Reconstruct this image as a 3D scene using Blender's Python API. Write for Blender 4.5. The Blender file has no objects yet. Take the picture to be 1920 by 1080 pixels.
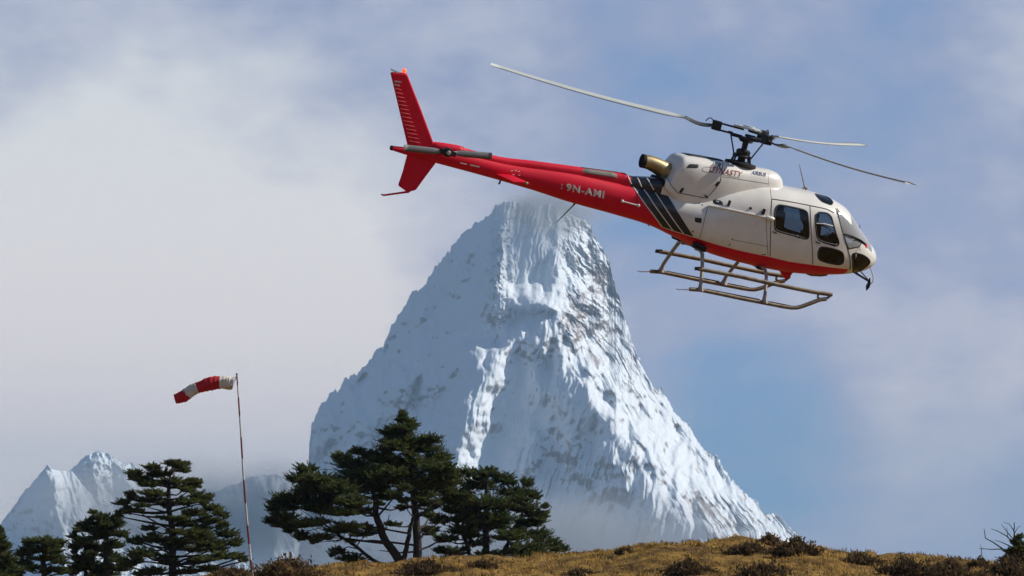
import bpy, math, random
import numpy as np
from mathutils import Vector, Matrix

# ------------------------------------------------------------------ camera, sky, sun, exposure
sc = bpy.context.scene
FPX = 8000.0                      # focal length in pixels of the 1920 px wide photograph
PITCH = math.radians(4.5)
CAM = np.array([0.0, 0.0, 1.7])
AX_R = np.array([1.0, 0.0, 0.0])
AX_F = np.array([0.0, math.cos(PITCH), math.sin(PITCH)])
AX_U = np.array([0.0, -math.sin(PITCH), math.cos(PITCH)])

cam_data = bpy.data.cameras.new('camera')
cam_data.lens = FPX / 1920.0 * 36.0
cam_data.sensor_width = 36.0
cam_data.clip_start = 0.5
cam_data.clip_end = 120000.0
cam = bpy.data.objects.new('camera', cam_data)
sc.collection.objects.link(cam)
cam.location = CAM
cam.rotation_euler = (math.pi / 2 + PITCH, 0, 0)
sc.camera = cam

SUN = Vector((0.80, 0.10, 0.59)).normalized()
sun_el = math.asin(SUN.z)
sun_az = math.atan2(SUN.x, SUN.y)

world = bpy.data.worlds.new('World')
sc.world = world
world.use_nodes = True
wn, wl = world.node_tree.nodes, world.node_tree.links
wn.clear()


def wnode(t, **kw):
    n = wn.new(t)
    for k, v in kw.items():
        setattr(n, k, v)
    return n


def wmath(op, a, b=None, clamp=False):
    n = wnode('ShaderNodeMath', operation=op)
    n.use_clamp = clamp
    for i, x in enumerate((a, b)):
        if x is None:
            continue
        if isinstance(x, (int, float)):
            n.inputs[i].default_value = x
        else:
            wl.new(x, n.inputs[i])
    return n.outputs[0]


def pix_dir(px, py):
    d = AX_R * (px - 960) / FPX + AX_U * (540 - py) / FPX + AX_F
    return d / np.linalg.norm(d)


sky = wnode('ShaderNodeTexSky', sky_type='NISHITA')
sky.sun_disc = False
sky.sun_elevation = sun_el
sky.sun_rotation = sun_az
sky.altitude = 3800
sky.air_density = 1.0
sky.dust_density = 1.2
sky.ozone_density = 1.5
tc = wnode('ShaderNodeTexCoord')
# clouds: billows warped by noise, thick towards the left, open on the right
nz = wnode('ShaderNodeTexNoise')
nz.inputs['Scale'].default_value = 9.0
nz.inputs['Detail'].default_value = 9.0
nz.inputs['Roughness'].default_value = 0.62
mp = wnode('ShaderNodeMapping')
mp.inputs['Scale'].default_value = (1.0, 1.0, 1.9)
mp.inputs['Location'].default_value = (0.35, 0.0, 0.62)
wl.new(tc.outputs['Generated'], mp.inputs['Vector'])
wl.new(mp.outputs[0], nz.inputs['Vector'])
nz2 = wnode('ShaderNodeTexNoise')
nz2.inputs['Scale'].default_value = 30.0
nz2.inputs['Detail'].default_value = 5.0
mp2 = wnode('ShaderNodeMapping')
mp2.inputs['Scale'].default_value = (1.0, 1.0, 1.5)
wl.new(tc.outputs['Generated'], mp2.inputs['Vector'])
wl.new(mp2.outputs[0], nz2.inputs['Vector'])
# warped direction used by the soft banks
warp = wnode('ShaderNodeVectorMath', operation='MULTIPLY_ADD')
wl.new(nz2.outputs['Color'], warp.inputs[0])
warp.inputs[1].default_value = (0.024, 0.024, 0.024)
wl.new(tc.outputs['Generated'], warp.inputs[2])


def bank(px, py, r_px, soft=1.0):
    """soft blob round a direction: 1 in the middle, 0 beyond r_px"""
    d = pix_dir(px, py)
    s = wnode('ShaderNodeVectorMath', operation='DISTANCE')
    wl.new(warp.outputs[0], s.inputs[0])
    s.inputs[1].default_value = tuple(d + 0.012)
    m = wnode('ShaderNodeMapRange', interpolation_type='SMOOTHERSTEP')
    wl.new(s.outputs['Value'], m.inputs['Value'])
    m.inputs['From Min'].default_value = r_px / FPX
    m.inputs['From Max'].default_value = r_px / FPX * (1 - soft)
    return m.outputs[0]


sep = wnode('ShaderNodeSeparateXYZ')
wl.new(tc.outputs['Generated'], sep.inputs[0])
base = wmath('MULTIPLY_ADD', nz.outputs['Fac'], 1.7)
base.node.inputs[2].default_value = -0.38
white = wmath('ADD', bank(240, 640, 900), bank(-900, 500, 900))
c1 = wmath('MULTIPLY_ADD', white, 0.85)
wl.new(base, c1.node.inputs[2])
blue = wmath('ADD', wmath('MULTIPLY', bank(1410, 850, 350), 0.62), wmath('MULTIPLY', bank(600, 90, 500), 0.10))
blue = wmath('ADD', blue, wmath('MULTIPLY', bank(1750, 650, 500), 0.04))
cover = wmath('SUBTRACT', c1, blue, True)
ccol = wnode('ShaderNodeValToRGB')
for _e, (_p, _c) in zip([ccol.color_ramp.elements[0], ccol.color_ramp.elements.new(0.35), ccol.color_ramp.elements[-1]],
                        [(0.0, (0.7, 2.5, 5.9)), (0.40, (3.7, 4.1, 6.0)), (0.90, (9.0, 9.0, 8.9))]):
    _e.position = _p
    _e.color = (*_c, 1)
wl.new(cover, ccol.inputs[0])
mixs = wnode('ShaderNodeMix', data_type='RGBA')
fac = wnode('ShaderNodeMapRange')
wl.new(cover, fac.inputs['Value'])
fac.inputs['From Min'].default_value = 0.0
fac.inputs['From Max'].default_value = 0.5
fac.inputs['To Min'].default_value = 0.85
fac.inputs['To Max'].default_value = 1.0
# the cloud belongs to the low air over the peaks; overhead the sky is clear
high = wnode('ShaderNodeMapRange', interpolation_type='SMOOTHSTEP')
wl.new(sep.outputs['Z'], high.inputs['Value'])
high.inputs['From Min'].default_value = 0.135
high.inputs['From Max'].default_value = 0.27
high.inputs['To Min'].default_value = 1.0
high.inputs['To Max'].default_value = 0.04
wl.new(wmath('MULTIPLY', fac.outputs[0], high.outputs[0]), mixs.inputs['Factor'])
wl.new(sky.outputs[0], mixs.inputs['A'])
glow = wnode('ShaderNodeMapRange', interpolation_type='SMOOTHSTEP')     # cloud is brighter low over the valley
wl.new(sep.outputs['Z'], glow.inputs['Value'])
glow.inputs['From Min'].default_value = 0.14
glow.inputs['From Max'].default_value = 0.0
gmix = wnode('ShaderNodeMix', data_type='RGBA', blend_type='MULTIPLY')
gmix.inputs['Factor'].default_value = 1.0
gcol = wnode('ShaderNodeMix', data_type='RGBA')
wl.new(glow.outputs[0], gcol.inputs['Factor'])
gcol.inputs['A'].default_value = (1.0, 1.0, 1.0, 1)
gcol.inputs['B'].default_value = (1.75, 1.42, 1.25, 1)
wl.new(ccol.outputs[0], gmix.inputs['A'])
wl.new(gcol.outputs['Result'], gmix.inputs['B'])
wl.new(gmix.outputs['Result'], mixs.inputs['B'])
bg = wnode('ShaderNodeBackground')
bg.inputs['Strength'].default_value = 0.098
wl.new(mixs.outputs['Result'], bg.inputs['Color'])
wo = wnode('ShaderNodeOutputWorld')
wl.new(bg.outputs[0], wo.inputs['Surface'])

sun_data = bpy.data.lights.new('sun', 'SUN')
sun_data.energy = 4.9
sun_data.angle = math.radians(0.5)
sun_data.color = (1.0, 0.94, 0.85)
sun = bpy.data.objects.new('sun', sun_data)
sc.collection.objects.link(sun)
sun.rotation_euler = SUN.to_track_quat('Z', 'Y').to_euler()

sc.view_settings.view_transform = 'Standard'
sc.view_settings.look = 'None'
sc.view_settings.exposure = 0.0
sc.view_settings.gamma = 1.0
sc.view_settings.use_curve_mapping = False
sc.render.engine = 'CYCLES'
sc.cycles.use_denoising = True
sc.cycles.max_bounces = 8
sc.cycles.transparent_max_bounces = 16

# ------------------------------------------------------------------ helpers
COL = sc.collection


def at(px, py, dist):
    """world point seen at pixel (px, py) at the given depth"""
    return CAM + (AX_R * (px - 960) / FPX + AX_U * (540 - py) / FPX + AX_F) * dist


def tag(o, label=None, cat=None, group=None, kind=None):
    if label: o['label'] = label
    if cat: o['category'] = cat
    if group: o['group'] = group
    if kind: o['kind'] = kind
    return o


def empty(name, loc=(0, 0, 0)):
    o = bpy.data.objects.new(name, None)
    o.empty_display_size = 0.2
    COL.objects.link(o)
    o.location = loc
    return o


def mesh_obj(name, verts, faces, mats, parent=None, smooth=True, mat_idx=None, normals=None, tint=None):
    me = bpy.data.meshes.new(name)
    verts = np.asarray(verts, dtype=np.float64)
    if isinstance(faces, np.ndarray) and faces.ndim == 2:
        nf, k = faces.shape
        me.vertices.add(len(verts)); me.vertices.foreach_set('co', verts.astype(np.float32).ravel())
        me.loops.add(nf * k); me.loops.foreach_set('vertex_index', faces.astype(np.int32).ravel())
        me.polygons.add(nf)
        me.polygons.foreach_set('loop_start', np.arange(0, nf * k, k, dtype=np.int32))
        me.update(calc_edges=True)
    else:
        me.from_pydata([tuple(v) for v in verts], [], [tuple(int(i) for i in f) for f in faces])
    if not isinstance(mats, (list, tuple)):
        mats = [mats]
    for m in mats:
        me.materials.append(m)
    if mat_idx is not None:
        me.polygons.foreach_set('material_index', np.asarray(mat_idx, dtype=np.int32))
    me.polygons.foreach_set('use_smooth', np.full(len(me.polygons), smooth, dtype=bool))
    if tint is not None:
        at_ = me.attributes.new('tint', 'FLOAT', 'POINT')
        at_.data.foreach_set('value', np.asarray(tint, dtype=np.float32))
    me.update()
    if normals is not None:
        me.normals_split_custom_set_from_vertices([tuple(n) for n in normals])
    o = bpy.data.objects.new(name, me)
    COL.objects.link(o)
    if parent is not None:
        o.parent = parent
    return o


class MB:
    """collects boxes, tubes and lathes into ONE mesh"""
    def __init__(self):
        self.v, self.f = [], []

    def add(self, verts, faces):
        k = len(self.v)
        self.v.extend([tuple(map(float, p)) for p in verts])
        self.f.extend([tuple(k + int(i) for i in f) for f in faces])
        return self

    def tube(self, pts, rad, n=10, flat=1.0, cap=True, up=None):
        pts = [np.array(p, float) for p in pts]
        m = len(pts)
        if np.isscalar(rad): rad = [rad] * m
        tang = []
        for i in range(m):
            t = pts[min(i + 1, m - 1)] - pts[max(i - 1, 0)]
            tang.append(t / (np.linalg.norm(t) + 1e-12))
        ref = np.array(up if up is not None else (0.0, 0.0, 1.0), float)
        if up is None and abs(tang[0] @ ref) > 0.9: ref = np.array([1.0, 0.0, 0.0])
        vs, fs = [], []
        a = np.cross(tang[0], ref); a /= np.linalg.norm(a)
        for i in range(m):
            a = a - tang[i] * (a @ tang[i]); a /= (np.linalg.norm(a) + 1e-12)
            b = np.cross(tang[i], a)
            for j in range(n):
                th = 2 * math.pi * j / n
                vs.append(pts[i] + (a * math.cos(th) + b * math.sin(th) * flat) * rad[i])
        for i in range(m - 1):
            for j in range(n):
                fs.append((i * n + j, i * n + (j + 1) % n, (i + 1) * n + (j + 1) % n, (i + 1) * n + j))
        if cap:
            fs.append(tuple(range(n - 1, -1, -1)))
            fs.append(tuple((m - 1) * n + j for j in range(n)))
        return self.add(vs, fs)

    def box(self, c, ax, ay, az):
        c, ax, ay, az = (np.array(q, float) for q in (c, ax, ay, az))
        vs = [c + sx * ax + sy * ay + sz * az for sx in (-1, 1) for sy in (-1, 1) for sz in (-1, 1)]
        return self.add(vs, [(0, 1, 3, 2), (4, 6, 7, 5), (0, 4, 5, 1), (2, 3, 7, 6), (0, 2, 6, 4), (1, 5, 7, 3)])

    def prism(self, poly, nrm, half):
        """poly: planar polygon of 3D points, thickened both ways along nrm"""
        poly = [np.array(p, float) for p in poly]
        nrm = np.array(nrm, float)
        k = len(poly)
        vs = [p + nrm * half for p in poly] + [p - nrm * half for p in poly]
        fs = [tuple(range(k)), tuple(range(2 * k - 1, k - 1, -1))]
        for i in range(k):
            j = (i + 1) % k
            fs.append((i, k + i, k + j, j))
        return self.add(vs, fs)

    def ball(self, c, r, n=10, sc_=(1, 1, 1)):
        c = np.array(c, float)
        vs, fs = [], []
        for i in range(n + 1):
            ph = math.pi * i / n
            for j in range(n * 2):
                th = math.pi * j / n
                vs.append(c + np.array([math.sin(ph) * math.cos(th) * sc_[0], math.sin(ph) * math.sin(th) * sc_[1], math.cos(ph) * sc_[2]]) * r)
        for i in range(n):
            for j in range(n * 2):
                j2 = (j + 1) % (n * 2)
                fs.append((i * 2 * n + j, (i + 1) * 2 * n + j, (i + 1) * 2 * n + j2, i * 2 * n + j2))
        return self.add(vs, fs)

    def build(self, name, m, parent=None, smooth=False, bevel=0.0):
        o = mesh_obj(name, self.v, self.f, m, parent, smooth)
        if bevel:
            b = o.modifiers.new('bevel', 'BEVEL'); b.width = bevel; b.segments = 2
            b.limit_method = 'ANGLE'
        if smooth:
            o.data.set_sharp_from_angle(angle=math.radians(40))
        return o


def mat(name, col, rough=0.5, metal=0.0, var=0.0, vscale=4.0, col2=None, coat=0.0, emit=None, spec=0.5, bump=0.0, bscale=40.0):
    m = bpy.data.materials.new(name)
    m.use_nodes = True
    nt = m.node_tree
    b = nt.nodes['Principled BSDF']
    b.inputs['Roughness'].default_value = rough
    b.inputs['Metallic'].default_value = metal
    b.inputs['Specular IOR Level'].default_value = spec
    b.inputs['Coat Weight'].default_value = coat
    b.inputs['Coat Roughness'].default_value = 0.08
    b.inputs['Base Color'].default_value = (*col, 1)
    if var > 0 or col2 is not None:
        t = nt.nodes.new('ShaderNodeTexCoord')
        n = nt.nodes.new('ShaderNodeTexNoise')
        n.inputs['Scale'].default_value = vscale
        n.inputs['Detail'].default_value = 6
        n.inputs['Roughness'].default_value = 0.6
        nt.links.new(t.outputs['Object'], n.inputs['Vector'])
        r = nt.nodes.new('ShaderNodeValToRGB')
        c2 = col2 if col2 is not None else tuple(max(0, c * (1 - var)) for c in col)
        r.color_ramp.elements[0].position = 0.32
        r.color_ramp.elements[0].color = (*c2, 1)
        r.color_ramp.elements[1].position = 0.62
        r.color_ramp.elements[1].color = (*col, 1)
        nt.links.new(n.outputs['Fac'], r.inputs[0])
        nt.links.new(r.outputs[0], b.inputs['Base Color'])
        rr = nt.nodes.new('ShaderNodeMapRange')
        rr.inputs['To Min'].default_value = min(1, rough + 0.12)
        rr.inputs['To Max'].default_value = max(0.03, rough - 0.06)
        nt.links.new(n.outputs['Fac'], rr.inputs['Value'])
        nt.links.new(rr.outputs[0], b.inputs['Roughness'])
    if bump > 0:
        t = nt.nodes.new('ShaderNodeTexCoord')
        n = nt.nodes.new('ShaderNodeTexNoise')
        n.inputs['Scale'].default_value = bscale
        n.inputs['Detail'].default_value = 5
        nt.links.new(t.outputs['Object'], n.inputs['Vector'])
        bp = nt.nodes.new('ShaderNodeBump')
        bp.inputs['Strength'].default_value = bump
        bp.inputs['Distance'].default_value = 0.02
        nt.links.new(n.outputs['Fac'], bp.inputs['Height'])
        nt.links.new(bp.outputs[0], b.inputs['Normal'])
    if emit:
        b.inputs['Emission Color'].default_value = (*emit[0], 1)
        b.inputs['Emission Strength'].default_value = emit[1]
    return m


def tint_mat(name, stops, rough=0.8, transl=0.0, spec=0.2):
    """base colour from the vertex attribute 'tint' (natural variation of the leaves, blades, rock; grass also carries painted hollow shade)"""
    m = bpy.data.materials.new(name)
    m.use_nodes = True
    nt = m.node_tree
    b = nt.nodes['Principled BSDF']
    a = nt.nodes.new('ShaderNodeAttribute'); a.attribute_name = 'tint'
    r = nt.nodes.new('ShaderNodeValToRGB')
    els = r.color_ramp.elements
    while len(els) < len(stops): els.new(0.5)
    for e, (p, c) in zip(els, stops):
        e.position = p; e.color = (*c, 1)
    nt.links.new(a.outputs['Fac'], r.inputs[0])
    nt.links.new(r.outputs[0], b.inputs['Base Color'])
    b.inputs['Roughness'].default_value = rough
    b.inputs['Specular IOR Level'].default_value = spec
    if transl > 0:
        tr = nt.nodes.new('ShaderNodeBsdfTranslucent')
        nt.links.new(r.outputs[0], tr.inputs['Color'])
        mx = nt.nodes.new('ShaderNodeMixShader')
        mx.inputs[0].default_value = transl
        nt.links.new(b.outputs[0], mx.inputs[1]); nt.links.new(tr.outputs[0], mx.inputs[2])
        nt.links.new(mx.outputs[0], nt.nodes['Material Output'].inputs['Surface'])
    return m


# ---- numpy gradient noise
_rng = np.random.default_rng(7)
_perm = _rng.permutation(1024)
_ang = _rng.uniform(0, 2 * math.pi, 1024)
_gx, _gy = np.cos(_ang), np.sin(_ang)


def perlin(x, y, seed=0):
    x = np.asarray(x, float) + seed * 37.17; y = np.asarray(y, float) + seed * 91.73
    xi = np.floor(x).astype(int); yi = np.floor(y).astype(int)
    xf = x - xi; yf = y - yi
    u = xf * xf * xf * (xf * (xf * 6 - 15) + 10); v = yf * yf * yf * (yf * (yf * 6 - 15) + 10)

    def g(ix, iy, dx, dy):
        h = _perm[(_perm[ix & 1023] + iy) & 1023]
        return _gx[h] * dx + _gy[h] * dy
    a = g(xi, yi, xf, yf); b = g(xi + 1, yi, xf - 1, yf)
    c = g(xi, yi + 1, xf, yf - 1); d = g(xi + 1, yi + 1, xf - 1, yf - 1)
    return (a + (b - a) * u) * (1 - v) + (c + (d - c) * u) * v


def fbm(x, y, o=4, seed=0, ridged=False, gain=0.5):
    s, amp, f = 0, 1, 1
    for i in range(o):
        n = perlin(x * f, y * f, seed + i)
        s = s + amp * ((0.35 - np.abs(n)) if ridged else n)
        amp *= gain; f *= 2.03
    return s


def flute(a, b, o=4, seed=0, gain=0.6, sharp=1.0):
    """ridges that run on along b: finer across with each octave, hardly shorter along"""
    s, amp, f, g = 0, 1, 1, 1
    for i in range(o):
        n = np.abs(perlin(a * f, b * g, seed + i))
        s = s + amp * (0.35 - 0.62 * n ** sharp)
        amp *= gain; f *= 2.07; g *= 1.3
    return s


def pchip(xs, ys):
    xs = np.array(xs, float); ys = np.array(ys, float)
    o = np.argsort(xs); xs = xs[o]; ys = ys[o]
    h = np.diff(xs); d = np.diff(ys) / h
    m = np.zeros_like(ys)
    for i in range(1, len(xs) - 1):
        if d[i - 1] * d[i] > 0:
            w1 = 2 * h[i] + h[i - 1]; w2 = h[i] + 2 * h[i - 1]
            m[i] = (w1 + w2) / (w1 / d[i - 1] + w2 / d[i])
    m[0], m[-1] = d[0], d[-1]

    def f(x):
        x = np.clip(np.asarray(x, float), xs[0], xs[-1])
        k = np.clip(np.searchsorted(xs, x) - 1, 0, len(xs) - 2)
        t = (x - xs[k]) / h[k]
        return ((1 + 2 * t) * (1 - t) ** 2 * ys[k] + t * (1 - t) ** 2 * h[k] * m[k] + t * t * (3 - 2 * t) * ys[k + 1] + t * t * (t - 1) * h[k] * m[k + 1])
    return f


def smooth_poly(pts, n=60, closed=False):
    """Catmull-Rom through 2D or 3D points, resampled"""
    P = np.array(pts, float)
    if closed: P = np.vstack([P[-1], P, P[0], P[1]])
    else: P = np.vstack([2 * P[0] - P[1], P, 2 * P[-1] - P[-2]])
    out = []
    segs = len(P) - 3
    per = max(2, n // segs)
    for i in range(segs):
        p0, p1, p2, p3 = P[i:i + 4]
        for k in range(per):
            t = k / per
            out.append(0.5 * ((2 * p1) + (-p0 + p2) * t + (2 * p0 - 5 * p1 + 4 * p2 - p3) * t * t + (-p0 + 3 * p1 - 3 * p2 + p3) * t ** 3))
    if not closed: out.append(P[-2])
    return np.array(out)


def in_poly(x, y, poly):
    inside = np.zeros(np.shape(x), bool)
    n = len(poly)
    for i in range(n):
        x1, y1 = poly[i]; x2, y2 = poly[(i + 1) % n]
        c = (y1 > y) != (y2 > y)
        with np.errstate(divide='ignore', invalid='ignore'):
            xx = (x2 - x1) * (y - y1) / (y2 - y1) + x1
        inside ^= c & (x < xx)
    return inside



# ------------------------------------------------------------------ ground: a grassy rise, its crest in view, falling to a valley
CREST_PX = [(-900, 1095), (-200, 1100), (300, 1088), (440, 1086), (490, 1078), (600, 1063), (740, 1054), (820, 1048), (900, 1043), (1000, 1042), (1060, 1040),
            (1150, 1030), (1240, 1020), (1320, 1016), (1420, 1014), (1500, 1022), (1550, 1030), (1600, 1035), (1700, 1046),
            (1830, 1053), (1920, 1058), (2300, 1075), (2900, 1090)]
CREST_Y = 130.0
_cz = pchip([CREST_Y * (p[0] - 960) / FPX for p in CREST_PX], [at(p[0], p[1], CREST_Y)[2] for p in CREST_PX])


def ground_z(x, y):
    x = np.asarray(x, float); y = np.asarray(y, float)
    zc = _cz(x)
    front = zc * np.clip(y / CREST_Y, 0, 1) ** 2.3
    over = np.clip(y - CREST_Y, 0, None)
    back = zc - 0.010 * over - 0.0022 * np.clip(over - 65, 0, 300) ** 1.7
    z = np.where(y <= CREST_Y, front, back)
    z = np.where(y > 430, np.maximum(z - 0.35 * (y - 430), -420 + 0 * y), z)
    w = np.clip((y - 20) / 60, 0, 1) * np.clip((600 - y) / 300, 0, 1)
    n = 0.24 * fbm(x * 0.45, y * 0.22, 3, 3) + 0.18 * np.abs(perlin(x * 1.1, y * 0.5, 9)) + 0.08 * perlin(x * 3.1, y * 1.6, 12) + 0.04 * np.abs(perlin(x * 6.5, y * 3.5, 15))
    return z + (n - 0.05) * w


gx = np.unique(np.concatenate([np.linspace(-24, 24, 321), np.sign(np.linspace(-1, 1, 81)) * 24 * (1100 ** np.abs(np.linspace(-1, 1, 81)))]))
gy = np.unique(np.concatenate([np.linspace(-60, 95, 60), np.linspace(95, 145, 241), np.linspace(145, 440, 80), 440 * (70 ** np.linspace(0, 1, 50)), np.linspace(-30000, -60, 12)]))
GX, GY = np.meshgrid(gx, gy)
GZ = ground_z(GX, GY)
nr, nc = GX.shape
ii = np.arange(nr * nc).reshape(nr, nc)
gf = np.stack([ii[:-1, :-1], ii[:-1, 1:], ii[1:, 1:], ii[1:, :-1]], -1).reshape(-1, 4)


def ground_material():
    m = bpy.data.materials.new('dry_grass_ground')
    m.use_nodes = True
    nt = m.node_tree; L = nt.links
    b = nt.nodes['Principled BSDF']
    b.inputs['Roughness'].default_value = 0.95
    b.inputs['Specular IOR Level'].default_value = 0.1
    g = nt.nodes.new('ShaderNodeNewGeometry')
    n1 = nt.nodes.new('ShaderNodeTexNoise'); n1.inputs['Scale'].default_value = 0.9; n1.inputs['Detail'].default_value = 8; n1.inputs['Roughness'].default_value = 0.68
    L.new(g.outputs['Position'], n1.inputs['Vector'])
    r = nt.nodes.new('ShaderNodeValToRGB')
    els = r.color_ramp.elements
    for _ in range(2): els.new(0.5)
    for e, (p, c) in zip(els, [(0.30, (0.045, 0.028, 0.012)), (0.43, (0.13, 0.075, 0.022)), (0.55, (0.27, 0.155, 0.038)), (0.72, (0.38, 0.24, 0.07))]):
        e.position = p; e.color = (*c, 1)
    L.new(n1.outputs['Fac'], r.inputs[0])
    # beyond the hill: dark forested valley floor
    sx = nt.nodes.new('ShaderNodeSeparateXYZ'); L.new(g.outputs['Position'], sx.inputs[0])
    fz = nt.nodes.new('ShaderNodeMapRange'); fz.inputs['From Min'].default_value = -10; fz.inputs['From Max'].default_value = -60
    L.new(sx.outputs['Z'], fz.inputs['Value'])
    mx = nt.nodes.new('ShaderNodeMix'); mx.data_type = 'RGBA'
    L.new(fz.outputs[0], mx.inputs['Factor']); L.new(r.outputs[0], mx.inputs['A']); mx.inputs['B'].default_value = (0.035, 0.045, 0.035, 1)
    L.new(mx.outputs['Result'], b.inputs['Base Color'])
    n2 = nt.nodes.new('ShaderNodeTexNoise'); n2.inputs['Scale'].default_value = 9; n2.inputs['Detail'].default_value = 6
    L.new(g.outputs['Position'], n2.inputs['Vector'])
    bp = nt.nodes.new('ShaderNodeBump'); bp.inputs['Strength'].default_value = 0.7; bp.inputs['Distance'].default_value = 0.12
    L.new(n2.outputs['Fac'], bp.inputs['Height']); L.new(bp.outputs[0], b.inputs['Normal'])
    return m


ground = mesh_obj('ground', np.stack([GX, GY, GZ], -1).reshape(-1, 3), gf, ground_material())
tag(ground, 'golden brown grassy hillside rising to a low crest', kind='structure')

# ------------------------------------------------------------------ mountains: relief over the valley, ridge by ridge
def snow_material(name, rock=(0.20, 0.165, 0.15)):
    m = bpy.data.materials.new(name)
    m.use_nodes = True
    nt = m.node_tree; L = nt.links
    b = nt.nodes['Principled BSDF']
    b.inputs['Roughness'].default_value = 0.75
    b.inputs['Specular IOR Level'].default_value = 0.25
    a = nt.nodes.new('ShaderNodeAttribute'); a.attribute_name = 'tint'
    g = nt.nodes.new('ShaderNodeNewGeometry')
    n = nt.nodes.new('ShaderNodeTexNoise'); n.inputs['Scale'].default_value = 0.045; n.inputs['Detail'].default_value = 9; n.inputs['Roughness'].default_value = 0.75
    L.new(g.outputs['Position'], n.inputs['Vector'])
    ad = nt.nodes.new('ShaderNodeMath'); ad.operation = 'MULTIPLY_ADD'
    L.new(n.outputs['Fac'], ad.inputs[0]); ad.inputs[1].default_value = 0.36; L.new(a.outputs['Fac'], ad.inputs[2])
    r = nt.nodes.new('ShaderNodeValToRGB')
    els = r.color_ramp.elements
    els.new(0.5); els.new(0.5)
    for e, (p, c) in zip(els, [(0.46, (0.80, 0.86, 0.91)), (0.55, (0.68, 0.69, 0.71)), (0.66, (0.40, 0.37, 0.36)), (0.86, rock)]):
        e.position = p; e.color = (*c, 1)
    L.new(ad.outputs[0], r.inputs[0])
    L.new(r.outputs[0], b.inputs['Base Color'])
    n2 = nt.nodes.new('ShaderNodeTexNoise'); n2.inputs['Scale'].default_value = 0.12; n2.inputs['Detail'].default_value = 6
    L.new(g.outputs['Position'], n2.inputs['Vector'])
    bp = nt.nodes.new('ShaderNodeBump'); bp.inputs['Strength'].default_value = 0.5; bp.inputs['Distance'].default_value = 4.0
    L.new(n2.outputs['Fac'], bp.inputs['Height']); L.new(bp.outputs[0], b.inputs['Normal'])
    return m


def sstep(a, b, x):
    t = np.clip((x - a) / (b - a), 0, 1)
    return t * t * (3 - 2 * t)


def rbf(pts, U, V, slope):
    """linear-kernel interpolation of ridge points (u, v, e): creases run along the ridges"""
    P = np.array(pts, float)
    n = len(P)
    D = np.hypot(P[:, None, 0] - P[None, :, 0], P[:, None, 1] - P[None, :, 1])
    A = np.zeros((n + 3, n + 3)); A[:n, :n] = -D + np.eye(n) * -0.2
    A[:n, n] = 1; A[:n, n + 1:] = P[:, :2] / 100.0; A[n:, :n] = A[:n, n:].T
    w = np.linalg.solve(A, np.concatenate([P[:, 2], [0, 0, 0]]))
    out = np.zeros(U.shape)
    for k in range(n):
        out -= w[k] * np.hypot(U - P[k, 0], V - P[k, 1])
    return out + w[n] + w[n + 1] * U / 100.0 + w[n + 2] * V / 100.0


def dens(poly, step=14):
    out = []
    for (a, b) in zip(poly[:-1], poly[1:]):
        a, b = np.array(a, float), np.array(b, float)
        k = max(1, int(np.hypot(*(b - a)[:2]) / step))
        for i in range(k): out.append(a + (b - a) * i / k)
    out.append(np.array(poly[-1], float))
    return out


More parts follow.
